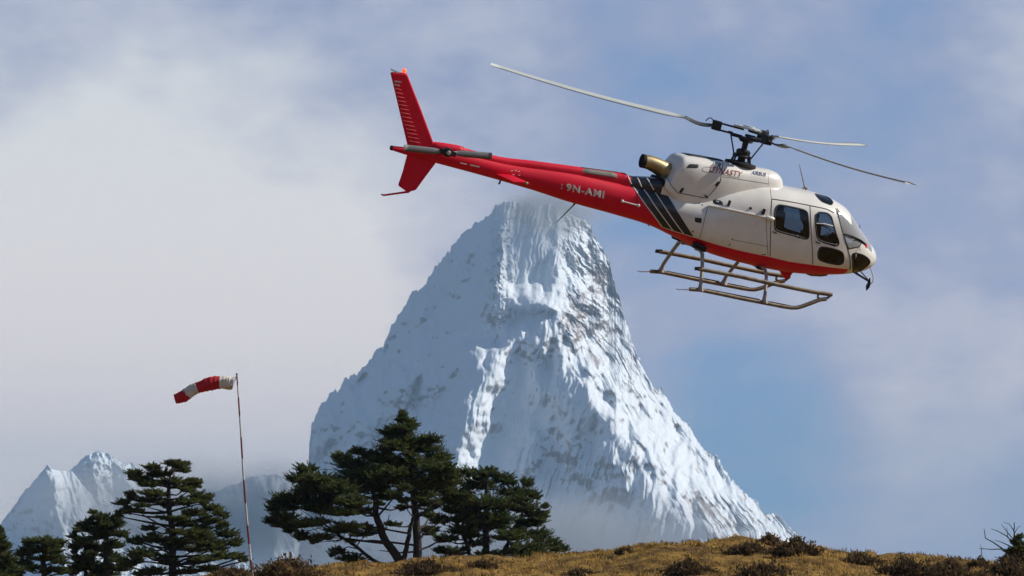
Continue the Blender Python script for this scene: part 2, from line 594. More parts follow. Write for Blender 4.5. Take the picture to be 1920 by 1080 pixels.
def relief(name, label, dist, top, lines, slope, v_bot, du, nrow, detail, rockf, material, back=10, jag=1.5, seed=0, relief_k=1.25, warp_=1.0, low_drop=1000):
    T0 = lambda q: np.interp(q, [p[0] for p in top], [p[1] for p in top])
    u = np.arange(top[0][0], top[-1][0] + du, du)
    sl = 1 + 0.9 * np.clip(np.abs(np.gradient(T0(u), u)), 0, 2)
    T = T0(u) + sl * jag * (fbm(u / 30.0, 0 * u, 5, seed + 3, gain=0.62) * 2.4 - 1.3 * fbm(u / 8.0, 0 * u + 3, 3, seed + 4, True))
    t = np.linspace(0, 1, nrow) ** 1.0
    U = np.repeat(u[None, :], nrow, 0)
    V = T[None, :] + (np.maximum(v_bot - T, 4))[None, :] * t[:, None]
    pts = []
    for l in lines: pts += dens(l)
    keep = []
    for p in pts:
        if all(abs(p[0] - q[0]) + abs(p[1] - q[1]) > 3 for q in keep): keep.append(p)
    fade = sstep(0, 26, V - T[None, :])
    wu = (warp_ * (9 * fbm(U / 46.0, V / 60.0, 3, seed + 101))) * fade
    wv = (warp_ * (9 * fbm(U / 46.0, V / 60.0, 3, seed + 111))) * fade
    E = rbf(keep, U + 2.2 * wu, V + 2.2 * wv, slope) * relief_k
    vt = min(p[1] for p in top)
    d = slope * (V - vt) + E
    dn, rk = detail(U, V, E), rockf(U, V, E)
    # keep the skyline where it is: relief noise only moves points in depth
    d = d + dn
    gv, gu = np.gradient(d)
    dvv = np.gradient(V, axis=0)
    ddv = gv / np.maximum(dvv, 0.3)
    ddu = gu / du - ddv * (np.gradient(V, axis=1) / du)
    upc = ddv / np.sqrt(1 + ddu ** 2 + ddv ** 2)
    steep = np.clip(0.24 - upc, -0.3, 0.5)
    rk = rk + 0.75 * steep
    k = dist / FPX
    # rows behind the crest
    bt = np.arange(back, 0, -1)
    UB = np.repeat(u[None, :], back, 0)
    VB = T[None, :] + (bt[:, None] ** 1.6) * 4.0
    DB = d[0][None, :] - (bt[:, None] ** 1.3) * 7.0
    # lower slopes, out of the picture, spreading into the valley
    nlow = 44
    lt = (np.linspace(0, 1, nlow + 1)[1:] ** 1.3)[:, None]
    UL = np.repeat(u[None, :], nlow, 0); uc = (u[0] + u[-1]) / 2
    UL = uc + (UL - uc) * (1 + 0.5 * lt)
    VL = V[-1:] + lt * low_drop
    DL = d[-1:] * (1 - lt) + d[-1:].mean() * lt + lt * low_drop * 1.15 + sstep(0, 0.12, lt) * (fbm(UL / 120.0, VL / 120.0, 5, seed + 131, True, 0.6) * 90 + flute(UL / 60.0, VL / 300.0, 3, seed + 137) * 24)
    U2 = np.vstack([UB, U, UL]); V2 = np.vstack([VB, V, VL]); D2 = np.vstack([DB, d, DL])
    rk = np.vstack([np.repeat(rk[:1], back, 0), rk, rk[-1:] * (1 - lt) + lt * 0.75 + 0.3 * fbm(UL / 60.0, VL / 60.0, 4, seed + 141)])
    depth = dist - D2 * k
    P = CAM[None, None, :] + (AX_R * ((U2 - 960) / FPX)[..., None] + AX_U * ((540 - V2) / FPX)[..., None] + AX_F) * depth[..., None]
    n0, n1 = U2.shape
    idx = np.arange(n0 * n1).reshape(n0, n1)
    f = np.stack([idx[:-1, :-1], idx[1:, :-1], idx[1:, 1:], idx[:-1, 1:]], -1).reshape(-1, 4)
    o = mesh_obj(name, P.reshape(-1, 3), f, material, tint=rk.ravel())
    tag(o, label, kind='structure')
    return o


def blob(U, V, cu, cv, ru, rv):
    return np.exp(-(((U - cu) / ru) ** 2 + ((V - cv) / rv) ** 2))


main_top = [(545, 1110), (574, 985), (580, 830), (584, 793), (600, 765), (640, 722), (680, 690), (715, 655), (727, 630), (740, 602), (770, 562), (800, 530), (826, 492), (840, 470),
            (852, 452), (875, 432), (900, 416), (920, 400), (938, 386), (955, 376), (968, 380), (985, 377), (1005, 385), (1030, 388), (1060, 397), (1088, 408), (1110, 434), (1130, 468),
            (1145, 512), (1160, 560), (1175, 608), (1185, 645), (1193, 672), (1215, 708), (1240, 740), (1290, 800), (1330, 850), (1380, 912), (1430, 956),
            (1478, 985), (1492, 1002), (1540, 1045), (1640, 1110)]
main_lines = [
    [(955, 378, 0), (938, 385, -6), (900, 416, -42), (850, 455, -80), (800, 530, -140), (740, 602, -205), (715, 655, -235), (640, 722, -300), (584, 793, -345), (582, 880, -385), (574, 1000, -420), (545, 1110, -440)],
    [(955, 385, 2), (936, 420, 16), (924, 480, 26), (930, 550, 38), (936, 592, 30), (925, 640, 10)],
    [(972, 400, -2), (962, 480, 8), (962, 530, 10)],
    [(1005, 390, -6), (1000, 450, 6), (1000, 522, 0)],
    [(962, 572, 34), (1000, 576, 52), (1036, 574, 52)],
    [(958, 590, 0), (1000, 594, 4), (1030, 592, 16)],
    [(1058, 392, -14), (1058, 440, -10), (1054, 500, 0), (1042, 580, 40), (1044, 630, 62), (1042, 662, 88)],
    [(1088, 398, -30), (1130, 468, -80), (1160, 560, -110), (1185, 645, -112), (1240, 740, -105), (1290, 800, -100), (1330, 850, -92), (1380, 912, -75), (1430, 956, -55), (1478, 985, -35), (1492, 1002, -30), (1640, 1110, -10)],
    [(1042, 662, 88), (1086, 707, 98), (1142, 782, 114), (1140, 820, 112), (1173, 875, 120), (1235, 918, 118), (1297, 974, 118), (1334, 1005, 118), (1420, 1080, 120)],
    [(1100, 640, -20), (1160, 720, 0), (1220, 800, 0)],
    [(962, 636, 56), (930, 676, 92), (905, 700, 104), (880, 760, 122), (862, 800, 132), (856, 860, 138), (850, 950, 138), (840, 1100, 138)],
    [(985, 660, 36), (968, 720, 40), (946, 790, 48), (918, 860, 62), (905, 920, 70), (905, 1100, 76)],
    [(1040, 740, 90), (1010, 800, 62), (1050, 900, 54), (1120, 1000, 74), (1200, 1100, 94)],
    [(800, 760, -52), (750, 800, -110), (700, 860, -160), (680, 1000, -200), (660, 1100, -220)],
    [(768, 712, -62), (756, 750, -66), (752, 775, -76)], [(784, 722, -96), (778, 765, -104)],
    [(692, 800, -150), (686, 850, -160)], [(706, 805, -180), (704, 845, -186)], [(668, 820, -180), (664, 860, -190)], [(680, 825, -200), (676, 860, -206)],
    [(1010, 816, 84), (1000, 860, 80), (992, 895, 76)], [(1022, 826, 56), (1014, 875, 50)],
    [(1470, 1020, 10), (1440, 1010, 40)],
    [(1008, 604, 40), (1014, 636, 78), (1004, 680, 76), (988, 730, 56)], [(1030, 640, 44), (1024, 690, 44)],
    [(1086, 800, 104), (1076, 850, 96)], [(1098, 815, 84), (1090, 860, 78)],
]


def main_detail(U, V, E):
    wob = 12 * fbm(U / 60.0, V / 60.0, 3, 19)
    right = sstep(-25, 60, U - (1045 + np.clip(V - 660, 0, 999) * 0.72)) * sstep(560, 680, V)
    upr = sstep(1040, 1070, U) * (1 - sstep(620, 700, V))
    left = 1 - sstep(850, 940, U + 0.15 * (V - 600))
    mid = np.clip(1 - right - left - upr, 0, 1)
    q = U * 0.84 - V * 0.52 + wob
    p = U * 0.52 + V * 0.84
    rough = 0.55 + 0.9 * sstep(-0.25, 0.35, fbm(U / 110.0, V / 110.0, 2, 17))
    fl = (flute(q / 20.0, p / 330.0, 4, 21, 0.66) * 24 + flute(q / 7.0, p / 160.0, 2, 23, 0.5) * 9) * right * rough + flute(q / 80.0, p / 300.0, 3, 22, 0.5) * 58 * right
    fl += (flute((U + 0.20 * V + wob) / 19.0, V / 260.0, 4, 25, 0.64) * 14 + flute((U + 0.2 * V + wob) / 7.5, V / 150.0, 2, 27, 0.5) * 7) * mid * rough + flute((U + 0.32 * V + wob) / 75.0, V / 230.0, 3, 26, 0.5) * 34 * mid
    fl += flute((U + 0.5 * V + wob) / 34.0, (V - 0.5 * U) / 260.0, 3, 29, 0.55) * 5 * left + flute((U + 0.62 * V + wob) / 110.0, (V - 0.5 * U) / 300.0, 3, 30, 0.45) * 34 * left
    fl += fbm(q / 28.0, p / 70.0, 5, 33, True, 0.7) * 24 * upr * rough
    fl += fbm((U + 0.2 * V) / 12.0, V / 34.0, 3, 47) * (1.6 * mid + 0.5 * left + 0.6 * right + 3.5 * upr) * rough
    ice = blob(U, V, 1000, 550, 45, 30)
    rib = blob(U, V, 936, 480, 26, 110)
    fl = fl * (1 - 0.8 * ice) + rib * fbm(U / 15.0, V / 22.0, 4, 53, True, 0.62) * 20
    return fl


def main_rock(U, V, E):
    lf = 1 - sstep(840, 950, U + 0.15 * (V - 600))
    wb = 14 * fbm(U / 50.0, V / 50.0, 3, 63)
    n = fbm((U + 0.55 * V + wb) / 15.0, (V - 0.55 * U) / 70.0, 4, 61, gain=0.62) * lf + fbm((U + 0.18 * V + wb) / 13.0, V / 52.0, 4, 62, gain=0.62) * (1 - lf)
    st = fbm((U * 0.84 - V * 0.52 + wb * 0.4) / 8.0, (U * 0.52 + V * 0.84) / 90.0, 3, 67, gain=0.65)
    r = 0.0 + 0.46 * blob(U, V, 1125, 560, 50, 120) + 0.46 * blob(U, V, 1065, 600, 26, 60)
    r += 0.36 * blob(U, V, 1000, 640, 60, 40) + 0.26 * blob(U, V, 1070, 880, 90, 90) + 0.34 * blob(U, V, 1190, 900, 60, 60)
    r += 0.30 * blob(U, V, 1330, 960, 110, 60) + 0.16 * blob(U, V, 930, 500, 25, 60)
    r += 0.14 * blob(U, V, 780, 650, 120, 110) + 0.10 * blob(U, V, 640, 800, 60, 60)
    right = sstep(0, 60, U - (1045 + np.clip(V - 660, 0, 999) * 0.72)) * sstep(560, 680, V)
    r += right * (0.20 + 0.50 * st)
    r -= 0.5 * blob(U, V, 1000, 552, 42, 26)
    bands = fbm(U / 70.0, (V + 0.12 * U) / 13.0, 3, 69)
    return r + 0.30 * n + 0.10 * bands + 0.03


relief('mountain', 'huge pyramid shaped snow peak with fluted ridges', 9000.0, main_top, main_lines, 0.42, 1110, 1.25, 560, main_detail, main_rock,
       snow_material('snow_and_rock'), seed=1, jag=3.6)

lp_top = [(-160, 1130), (-40, 1030), (0, 985), (20, 958), (50, 915), (74, 888), (90, 874), (104, 884), (118, 884), (135, 884), (160, 915), (250, 1000), (330, 1130)]
lp_lines = [[(90, 874, 0), (50, 915, -45), (0, 985, -95), (-160, 1130, -160)], [(90, 876, 2), (100, 930, 14), (112, 1000, 20), (120, 1130, 24)],
            [(104, 884, -12), (135, 886, -40), (180, 960, -50), (330, 1130, -60)], [(62, 960, -30), (70, 1010, -40)], [(50, 1000, -60), (56, 1040, -64)]]


def lp_detail(U, V, E):
    return fbm((U - 0.2 * V) / 14.0, V / 60.0, 4, 71, True, 0.68) * 11 + fbm(U / 30.0, V / 44.0, 4, 73) * 10


def lp_rock(U, V, E):
    return 0.08 + 0.35 * fbm(U / 14.0, V / 18.0, 4, 79) + 0.12 * sstep(95, 150, U)


relief('mountain', 'small sharp snow peak at the left edge with shaded left face', 11500.0, lp_top, lp_lines, 0.55, 1130, 1.8, 150, lp_detail, lp_rock, bpy.data.materials['snow_and_rock'], seed=5)
l2_top = [(40, 1130), (90, 935), (118, 896), (136, 880), (150, 868), (160, 856), (172, 850), (186, 847), (200, 851), (212, 857), (226, 866), (236, 872), (246, 868), (256, 876), (280, 905), (330, 950), (420, 1010), (560, 1130)]
l2_lines = [[(40, 1130, -100), (118, 896, -30), (160, 856, -8), (186, 847, 0), (226, 866, -12), (256, 876, -34), (330, 950, -70), (560, 1130, -80)],
            [(186, 850, 4), (180, 900, 22), (190, 960, 34), (200, 1130, 50)], [(160, 858, 0), (150, 900, 12), (150, 950, 20)], [(168, 880, -8), (166, 930, -4)], [(226, 880, -4), (236, 960, 10), (250, 1130, 20)], [(210, 880, -14), (216, 950, -10)]]
relief('mountain', 'ragged snowy summit just right of the small sharp peak', 12500.0, l2_top, l2_lines, 0.6, 1130, 1.8, 150,
       lambda U, V, E: fbm((U - 0.25 * V) / 18.0, V / 26.0, 5, 83, True, 0.7) * 18 + fbm(U / 9.0, V / 16.0, 3, 85) * 3,
       lambda U, V, E: 0.20 + 0.42 * fbm(U / 12.0, V / 14.0, 4, 89), bpy.data.materials['snow_and_rock'], seed=8)
fr_top = [(260, 1130), (300, 990), (350, 935), (385, 916), (410, 922), (430, 912), (452, 905), (470, 895), (500, 889), (530, 893), (560, 886), (600, 872), (660, 890), (760, 960), (900, 1130)]
fr_lines = [[(260, 1130, -80), (385, 916, -20), (470, 895, 0), (560, 886, 0), (660, 890, -30), (900, 1130, -80)], [(440, 930, 8), (450, 1130, 40)], [(500, 930, 30), (520, 1130, 60)], [(480, 940, 0), (485, 1130, 20)], [(560, 940, 20), (570, 1130, 40)]]
relief('mountain', 'dim hazy ridge behind the windsock pole', 15000.0, fr_top, fr_lines, 0.6, 1130, 2.2, 110,
       lambda U, V, E: fbm(U / 16.0, V / 40.0, 4, 93, True, 0.6) * 9,
       lambda U, V, E: 0.62 - 0.55 * sstep(925, 960, V) + 0.25 * fbm(U / 14.0, V / 26.0, 4, 97), bpy.data.materials['snow_and_rock'], seed=11)

# ------------------------------------------------------------------ cloud blowing off the summit
def cloud(label, px, py, dist, rx, ry, rz, density, scale, seed, thr=0.42):
    k = dist / FPX
    me_v, me_f = [], []
    b = MB().ball((0, 0, 0), 1.0, 10)
    o = mesh_obj('mist', b.v, b.f, None)
    o.location = at(px, py, dist); o.scale = (rx * k, rz * k, ry * k)
    m = bpy.data.materials.new('cloud_vapour'); m.use_nodes = True
    nt = m.node_tree; L = nt.links
    nt.nodes.remove(nt.nodes['Principled BSDF'])
    tcn = nt.nodes.new('ShaderNodeTexCoord')
    ln_ = nt.nodes.new('ShaderNodeVectorMath'); ln_.operation = 'LENGTH'; L.new(tcn.outputs['Object'], ln_.inputs[0])
    fo = nt.nodes.new('ShaderNodeMapRange'); fo.interpolation_type = 'SMOOTHERSTEP'; fo.inputs['From Min'].default_value = 1.0; fo.inputs['From Max'].default_value = 0.15
    L.new(ln_.outputs['Value'], fo.inputs['Value'])
    mpn = nt.nodes.new('ShaderNodeMapping'); mpn.inputs['Location'].default_value = (seed, 0, 0); mpn.inputs['Scale'].default_value = (rx / 60, rz / 60, ry / 60)
    L.new(tcn.outputs['Object'], mpn.inputs['Vector'])
    n = nt.nodes.new('ShaderNodeTexNoise'); n.inputs['Scale'].default_value = scale; n.inputs['Detail'].default_value = 4
    L.new(mpn.outputs[0], n.inputs['Vector'])
    t1 = nt.nodes.new('ShaderNodeMapRange'); t1.inputs['From Min'].default_value = thr; t1.inputs['From Max'].default_value = 0.75
    L.new(n.outputs['Fac'], t1.inputs['Value'])
    ml = nt.nodes.new('ShaderNodeMath'); ml.operation = 'MULTIPLY'; L.new(fo.outputs[0], ml.inputs[0]); L.new(t1.outputs[0], ml.inputs[1])
    ml2 = nt.nodes.new('ShaderNodeMath'); ml2.operation = 'MULTIPLY'; L.new(ml.outputs[0], ml2.inputs[0]); ml2.inputs[1].default_value = density
    p = nt.nodes.new('ShaderNodeVolumePrincipled'); p.inputs['Color'].default_value = (0.93, 0.96, 1.0, 1); p.inputs['Anisotropy'].default_value = 0.2
    L.new(ml2.outputs[0], p.inputs['Density'])
    L.new(p.outputs[0], nt.nodes['Material Output'].inputs['Volume'])
    o.data.materials.clear(); o.data.materials.append(m)
    tag(o, label, kind='stuff')
    return o


cloud('thin white mist veiling the summit of the snow peak', 1036, 392, 8960.0, 150, 74, 110, 0.026, 1.3, 2.0, 0.30)
cloud('pale mist lying along the foot of the snow peak', 1010, 1045, 7900.0, 660, 165, 260, 0.012, 0.5, 5.0, 0.20)
cloud('drifting mist in front of the small peaks on the left', 380, 960, 9300.0, 470, 140, 300, 0.012, 0.55, 9.0, 0.25)

# ------------------------------------------------------------------ air
hz = mesh_obj('haze', *(lambda x0, x1, y0, y1, z0, z1: ([(x, y, z) for x in (x0, x1) for y in (y0, y1) for z in (z0, z1)],
              [(0, 1, 3, 2), (4, 6, 7, 5), (0, 4, 5, 1), (2, 3, 7, 6), (0, 2, 6, 4), (1, 5, 7, 3)]))(-27000, 27000, -30500, 31500, -2600, 1250), None, smooth=False)
hm = bpy.data.materials.new('haze_air')
hm.use_nodes = True
hm.node_tree.nodes.remove(hm.node_tree.nodes['Principled BSDF'])
pv = hm.node_tree.nodes.new('ShaderNodeVolumePrincipled')
pv.inputs['Color'].default_value = (0.47, 0.73, 1.0, 1)
pv.inputs['Density'].default_value = 5.0e-5
pv.inputs['Anisotropy'].default_value = 0.1
hm.node_tree.links.new(pv.outputs[0], hm.node_tree.nodes['Material Output'].inputs['Volume'])
hz.data.materials.clear(); hz.data.materials.append(hm)
tag(hz, 'pale blue mountain haze filling the valley air', kind='stuff')

# ------------------------------------------------------------------ helicopter
F_ = np.array([0.909, -0.2015, -0.365]); F_ /= np.linalg.norm(F_)
P_ = np.array([-0.334, 0.170, -0.927]); P_ -= F_ * (P_ @ F_); P_ /= np.linalg.norm(P_)
U_ = np.cross(F_, P_)
C3 = np.stack([AX_R, AX_U, -AX_F], 1)                   # camera axes as columns
HR = C3 @ np.stack([F_, P_, U_], 1)                     # local x forward, y port, z up
HO = at(1390, 303, 87.6)                                # base of the rotor mast
heli = empty('helicopter')
heli.matrix_world = Matrix([[*HR[0], HO[0]], [*HR[1], HO[1]], [*HR[2], HO[2]], [0, 0, 0, 1]])
tag(heli, 'red and white helicopter flying nose down in front of the snow peak', 'helicopter')

CL = HR.T @ (CAM - HO)                                  # camera in helicopter coordinates


def hray(px, py):
    d = AX_R * (px - 960) / FPX + AX_U * (540 - py) / FPX + AX_F
    return HR.T @ d


def H(px, py, y=0.0):
    """helicopter point on the plane y = const seen at the pixel"""
    d = hray(px, py)
    t = (y - CL[1]) / d[1]
    return CL + d * t


def project(P):
    W = np.asarray(P) @ HR.T + HO - CAM
    z = W @ AX_F
    return 960 + FPX * (W @ AX_R) / z, 540 - FPX * (W @ AX_U) / z


class Loft:
    """super-elliptic body: top, bottom, half width and exponent along x"""
    def __init__(self, top, bot, half, ex, ytop, ybot, tip_front=True, zmid=0.46):
        T = np.array([H(px, py, ytop(px)) for px, py in top]); B = np.array([H(px, py, ybot(px)) for px, py in bot])
        self.x1 = max(T[:, 0].max(), B[:, 0].max()) + (0.004 if tip_front else 0.0)
        self.x0 = min(T[:, 0].min(), B[:, 0].min())
        self.q = (lambda x: np.sqrt(np.clip(self.x1 - x, 0, None))) if tip_front else (lambda x: np.asarray(x, float))
        self.zt = pchip(self.q(T[:, 0]), T[:, 2]); self.zb = pchip(self.q(B[:, 0]), B[:, 2])
        hx = np.array([H(px, py, 0)[0] for px, py, _ in half])
        self.w = pchip(self.q(np.minimum(hx, self.x1)), [h[2] for h in half])
        ex_ = [(H(px, 300 + (px - 1000) * 0.22, 0)[0], e) for px, e in ex]
        self.n = lambda x: np.interp(x, [e[0] for e in ex_], [e[1] for e in ex_])
        self.zm = zmid

    def frame(self, x):
        zt, zb = self.zt(self.q(x)), self.zb(self.q(x))
        m = zb + (zt - zb) * self.zm
        return zt, zb, m, np.maximum(self.w(self.q(x)), 1e-4), self.n(x)

    def g(self, P):
        x, y, z = P[..., 0], P[..., 1], P[..., 2]
        zt, zb, m, w, n = self.frame(x)
        h = np.where(z > m, zt - m, m - zb)
        r = (np.abs(y) / w) ** n + (np.abs(z - m) / np.maximum(h, 1e-4)) ** n - 1
        return np.where((x > self.x1) | (x < self.x0), 50.0 + 0 * x, r)

    def cast_many(self, pts):
        pts = np.asarray(pts, float)
        d = (AX_R * ((pts[:, 0] - 960) / FPX)[:, None] + AX_U * ((540 - pts[:, 1]) / FPX)[:, None] + AX_F) @ HR
        t0 = -CL[1] / d[:, 1]
        ts = t0[:, None] + np.linspace(-2.2, 2.2, 221)[None]
        G_ = self.g(CL + ts[..., None] * d[:, None, :])
        hit = (G_ < 0).any(1)
        k = np.where(hit, np.argmax(G_ < 0, 1), np.argmin(G_, 1))
        r = np.arange(len(pts))
        a = ts[r, np.maximum(k - 1, 0)]; b = ts[r, k]
        a = np.where(hit, a, b)
        for _ in range(20):
            m = (a + b) / 2
            neg = self.g(CL + m[:, None] * d) < 0
            b = np.where(neg, m, b); a = np.where(neg, a, m)
        P = CL + b[:, None] * d
        n = np.stack([self.g(P + np.eye(3)[i] * 2e-3) - self.g(P - np.eye(3)[i] * 2e-3) for i in range(3)], -1)
        return P, n / (np.linalg.norm(n, axis=1, keepdims=True) + 1e-12)

    def cast(self, px, py):
        return self.cast_many([(px, py)])[0][0]

    def normal(self, P, e=2e-3):
        P = np.asarray(P, float)
        n = np.array([float(self.g((P + np.eye(3)[i] * e)[None])[0] - self.g((P - np.eye(3)[i] * e)[None])[0]) for i in range(3)])
        return n / (np.linalg.norm(n) + 1e-12)

    def side_y(self, x, z):
        zt, zb, m, w, n = self.frame(x)
        h = np.where(z > m, zt - m, m - zb)
        return w * np.clip(1 - (np.abs(z - m) / np.maximum(h, 1e-4)) ** n, 0, None) ** (1 / n)

    def grid(self, xs, zline, k1, k2):
        """rows run bottom centre -> belly line -> top centre (starboard), then port back down"""
        zt, zb, m, w, n = self.frame(xs)
        zl = np.clip(zline(xs), zb + 0.02 * (zt - zb), zt - 0.02 * (zt - zb))
        t = np.where(zl > m, (zl - m) / np.maximum(zt - m, 1e-5), (zl - m) / np.maximum(m - zb, 1e-5))
        pl = np.arcsin(np.sign(t) * np.abs(t) ** (n / 2))
        rows = []
        for i in range(k1): rows.append(-np.pi / 2 + (pl + np.pi / 2) * i / k1)
        for i in range(k2 + 1): rows.append(pl + (np.pi / 2 - pl) * i / k2)
        ph = np.array(rows)                                  # (rows, nx)
        c = np.abs(np.cos(ph)) ** (2 / n); s = np.sign(np.sin(ph)) * np.abs(np.sin(ph)) ** (2 / n)
        y = w * c
        z = m + np.where(s > 0, s * (zt - m), s * (m - zb))
        X = np.repeat(xs[None], len(rows), 0)
        y[0] = 0; y[-1] = 0
        star = np.stack([X, -y, z], -1); port = np.stack([X, y, z], -1)[::-1][1:-1]
        return np.concatenate([star, port], 0), len(rows)


def skew(px):   # silhouette of a wide body leans to the far side at the top and to the near side below
    return np.interp(px, [760, 1100, 1300, 1430, 1560, 1640], [0.02, 0.06, 0.2, 0.34, 0.30, 0.0])


hull = Loft(
    top=[(735, 273), (763, 276), (815, 277), (871, 286), (928, 299), (1087, 323), (1160, 339), (1186, 344), (1227, 353), (1250, 358), (1285, 364), (1312, 368), (1332, 366),
         (1361, 357), (1401, 351), (1438, 349), (1470, 347), (1500, 352.5), (1530, 361), (1550, 370.5), (1566, 382), (1574, 391), (1590, 413), (1610, 437), (1622, 451), (1631, 462), (1637, 472), (1640, 480)],
    bot=[(735, 282), (763, 291), (818, 306), (900, 328), (1000, 357), (1071, 380), (1150, 402), (1212, 420.5), (1266, 445), (1302, 463), (1340, 478.7), (1381, 491), (1420, 501),
         (1466, 510), (1510, 514.5), (1551, 516), (1590, 513), (1608, 509), (1624, 502), (1634, 494), (1639, 486)],
    half=[(735, 278, 0.05), (763, 283, 0.09), (818, 292, 0.14), (928, 318, 0.185), (1087, 355, 0.275), (1160, 372, 0.35), (1212, 386, 0.45), (1266, 402, 0.60), (1320, 418, 0.77), (1380, 430, 0.885),
          (1440, 440, 0.93), (1500, 445, 0.93), (1540, 450, 0.905), (1570, 455, 0.83), (1592, 460, 0.73), (1610, 468, 0.60), (1625, 475, 0.44), (1634, 478, 0.27), (1640, 482, 0.0)],
    ex=[(730, 2.0), (1150, 2.1), (1300, 2.5), (1400, 2.9), (1540, 2.9), (1600, 2.45), (1645, 2.1)],
    ytop=lambda px: np.interp(px, [760, 1160, 1250, 1300, 1440, 1470, 1560, 1640], [0.02, 0.06, -0.2, -0.4, -0.4, 0.30, 0.30, 0.0]), ybot=lambda px: -skew(px))

# ---- materials
M_white = mat('white_paint', (0.83, 0.80, 0.73), 0.28, var=0.14, vscale=2.2, coat=0.35)
M_red = mat('red_paint', (0.72, 0.005, 0.03), 0.45, var=0.14, vscale=1.6, coat=0.06, spec=0.2)
M_navy = mat('navy_paint', (0.010, 0.014, 0.024), 0.30, var=0.2, coat=0.3)
M_pin = mat('pinstripe_white', (0.72, 0.71, 0.68), 0.4, var=0.1)
M_black = mat('black_rubber', (0.012, 0.013, 0.015), 0.6, var=0.3)
M_seam = mat('seam_shadow_gap', (0.10, 0.09, 0.08), 0.8, var=0.3)
M_lining = mat('cabin_lining_grey', (0.035, 0.04, 0.05), 0.9, var=0.2)
M_seat = mat('seat_fabric_dark', (0.012, 0.018, 0.03), 0.9, var=0.3)
M_skid = mat('skid_worn_paint', (0.25, 0.195, 0.13), 0.5, var=0.55, vscale=7, metal=0.25)
M_leg = mat('gear_leg_paint', (0.40, 0.35, 0.29), 0.45, var=0.45, vscale=6)
M_dark = mat('dark_steel', (0.035, 0.035, 0.04), 0.45, metal=0.6, var=0.4, vscale=20)
M_alu = mat('hub_aluminium', (0.62, 0.64, 0.62), 0.4, metal=0.3, var=0.25, vscale=12)
M_blade = mat('rotor_blade_grey', (0.52, 0.54, 0.50), 0.5, var=0.12, vscale=1.5)
M_blade_dark = mat('rotor_blade_root_dark', (0.05, 0.05, 0.05), 0.55, var=0.3)
M_tblade = mat('tail_blade_grey', (0.17, 0.17, 0.17), 0.5, var=0.25)
M_brass = mat('exhaust_heat_tinted_metal', (0.46, 0.36, 0.19), 0.40, metal=0.85, var=0.45, vscale=6)
M_soot = mat('soot', (0.012, 0.011, 0.010), 0.9, var=0.3)
M_text = mat('lettering_white', (0.66, 0.62, 0.56), 0.5, var=0.15)
M_logo_red = mat('logo_red', (0.28, 0.02, 0.02), 0.5, var=0.2)
M_logo_dark = mat('logo_dark', (0.05, 0.03, 0.03), 0.5, var=0.2)
M_logo_blue = mat('logo_blue', (0.03, 0.03, 0.16), 0.5, var=0.2)
M_logo_grey = mat('logo_grey', (0.42, 0.40, 0.37), 0.5, var=0.2)
M_panel = mat('grey_green_panel', (0.20, 0.19, 0.16), 0.5, var=0.3, vscale=5)
M_beacon = mat('beacon_glow', (0.9, 0.15, 0.02), 0.3, emit=((1.0, 0.08, 0.01), 1.8))


def glass_mat(name, tint, trans, refl=1.0, glare=0.0):
    m = bpy.data.materials.new(name); m.use_nodes = True
    nt = m.node_tree; L = nt.links
    nt.nodes.remove(nt.nodes['Principled BSDF'])
    tr = nt.nodes.new('ShaderNodeBsdfTransparent'); tr.inputs[0].default_value = (*[c * trans for c in tint], 1)
    gl = nt.nodes.new('ShaderNodeBsdfGlossy'); gl.inputs['Roughness'].default_value = 0.04; gl.inputs[0].default_value = (refl, refl, refl, 1)
    fr = nt.nodes.new('ShaderNodeFresnel'); fr.inputs[0].default_value = 1.5
    n = nt.nodes.new('ShaderNodeTexNoise'); n.inputs['Scale'].default_value = 2.0
    t = nt.nodes.new('ShaderNodeTexCoord'); L.new(t.outputs['Object'], n.inputs['Vector'])
    bp = nt.nodes.new('ShaderNodeBump'); bp.inputs['Strength'].default_value = 0.08; bp.inputs['Distance'].default_value = 0.05
    L.new(n.outputs['Fac'], bp.inputs['Height']); L.new(bp.outputs[0], gl.inputs['Normal'])
    mx = nt.nodes.new('ShaderNodeMixShader')
    L.new(fr.outputs[0], mx.inputs[0]); L.new(tr.outputs[0], mx.inputs[1]); L.new(gl.outputs[0], mx.inputs[2])
    out = mx.outputs[0]
    if glare:                                    # diffuse white mixed in to imitate bright glare on the pane
        df = nt.nodes.new('ShaderNodeBsdfDiffuse'); df.inputs[0].default_value = (0.85, 0.86, 0.86, 1)
        m2 = nt.nodes.new('ShaderNodeMixShader'); m2.inputs[0].default_value = glare
        L.new(out, m2.inputs[1]); L.new(df.outputs[0], m2.inputs[2]); out = m2.outputs[0]
    L.new(out, nt.nodes['Material Output'].inputs['Surface'])
    return m


M_glass = glass_mat('window_glass_tinted', (0.62, 0.74, 0.82), 0.50)
M_screen = glass_mat('windscreen_glass', (0.80, 0.90, 0.95), 0.85, glare=0.35)
M_chin = glass_mat('dark_glass', (0.25, 0.35, 0.5), 0.07)

# ---- outlines on the starboard side, in photograph pixels
def z2(pts, x0, y0, s): return [(x0 + a / s, y0 + b / s) for a, b in pts]


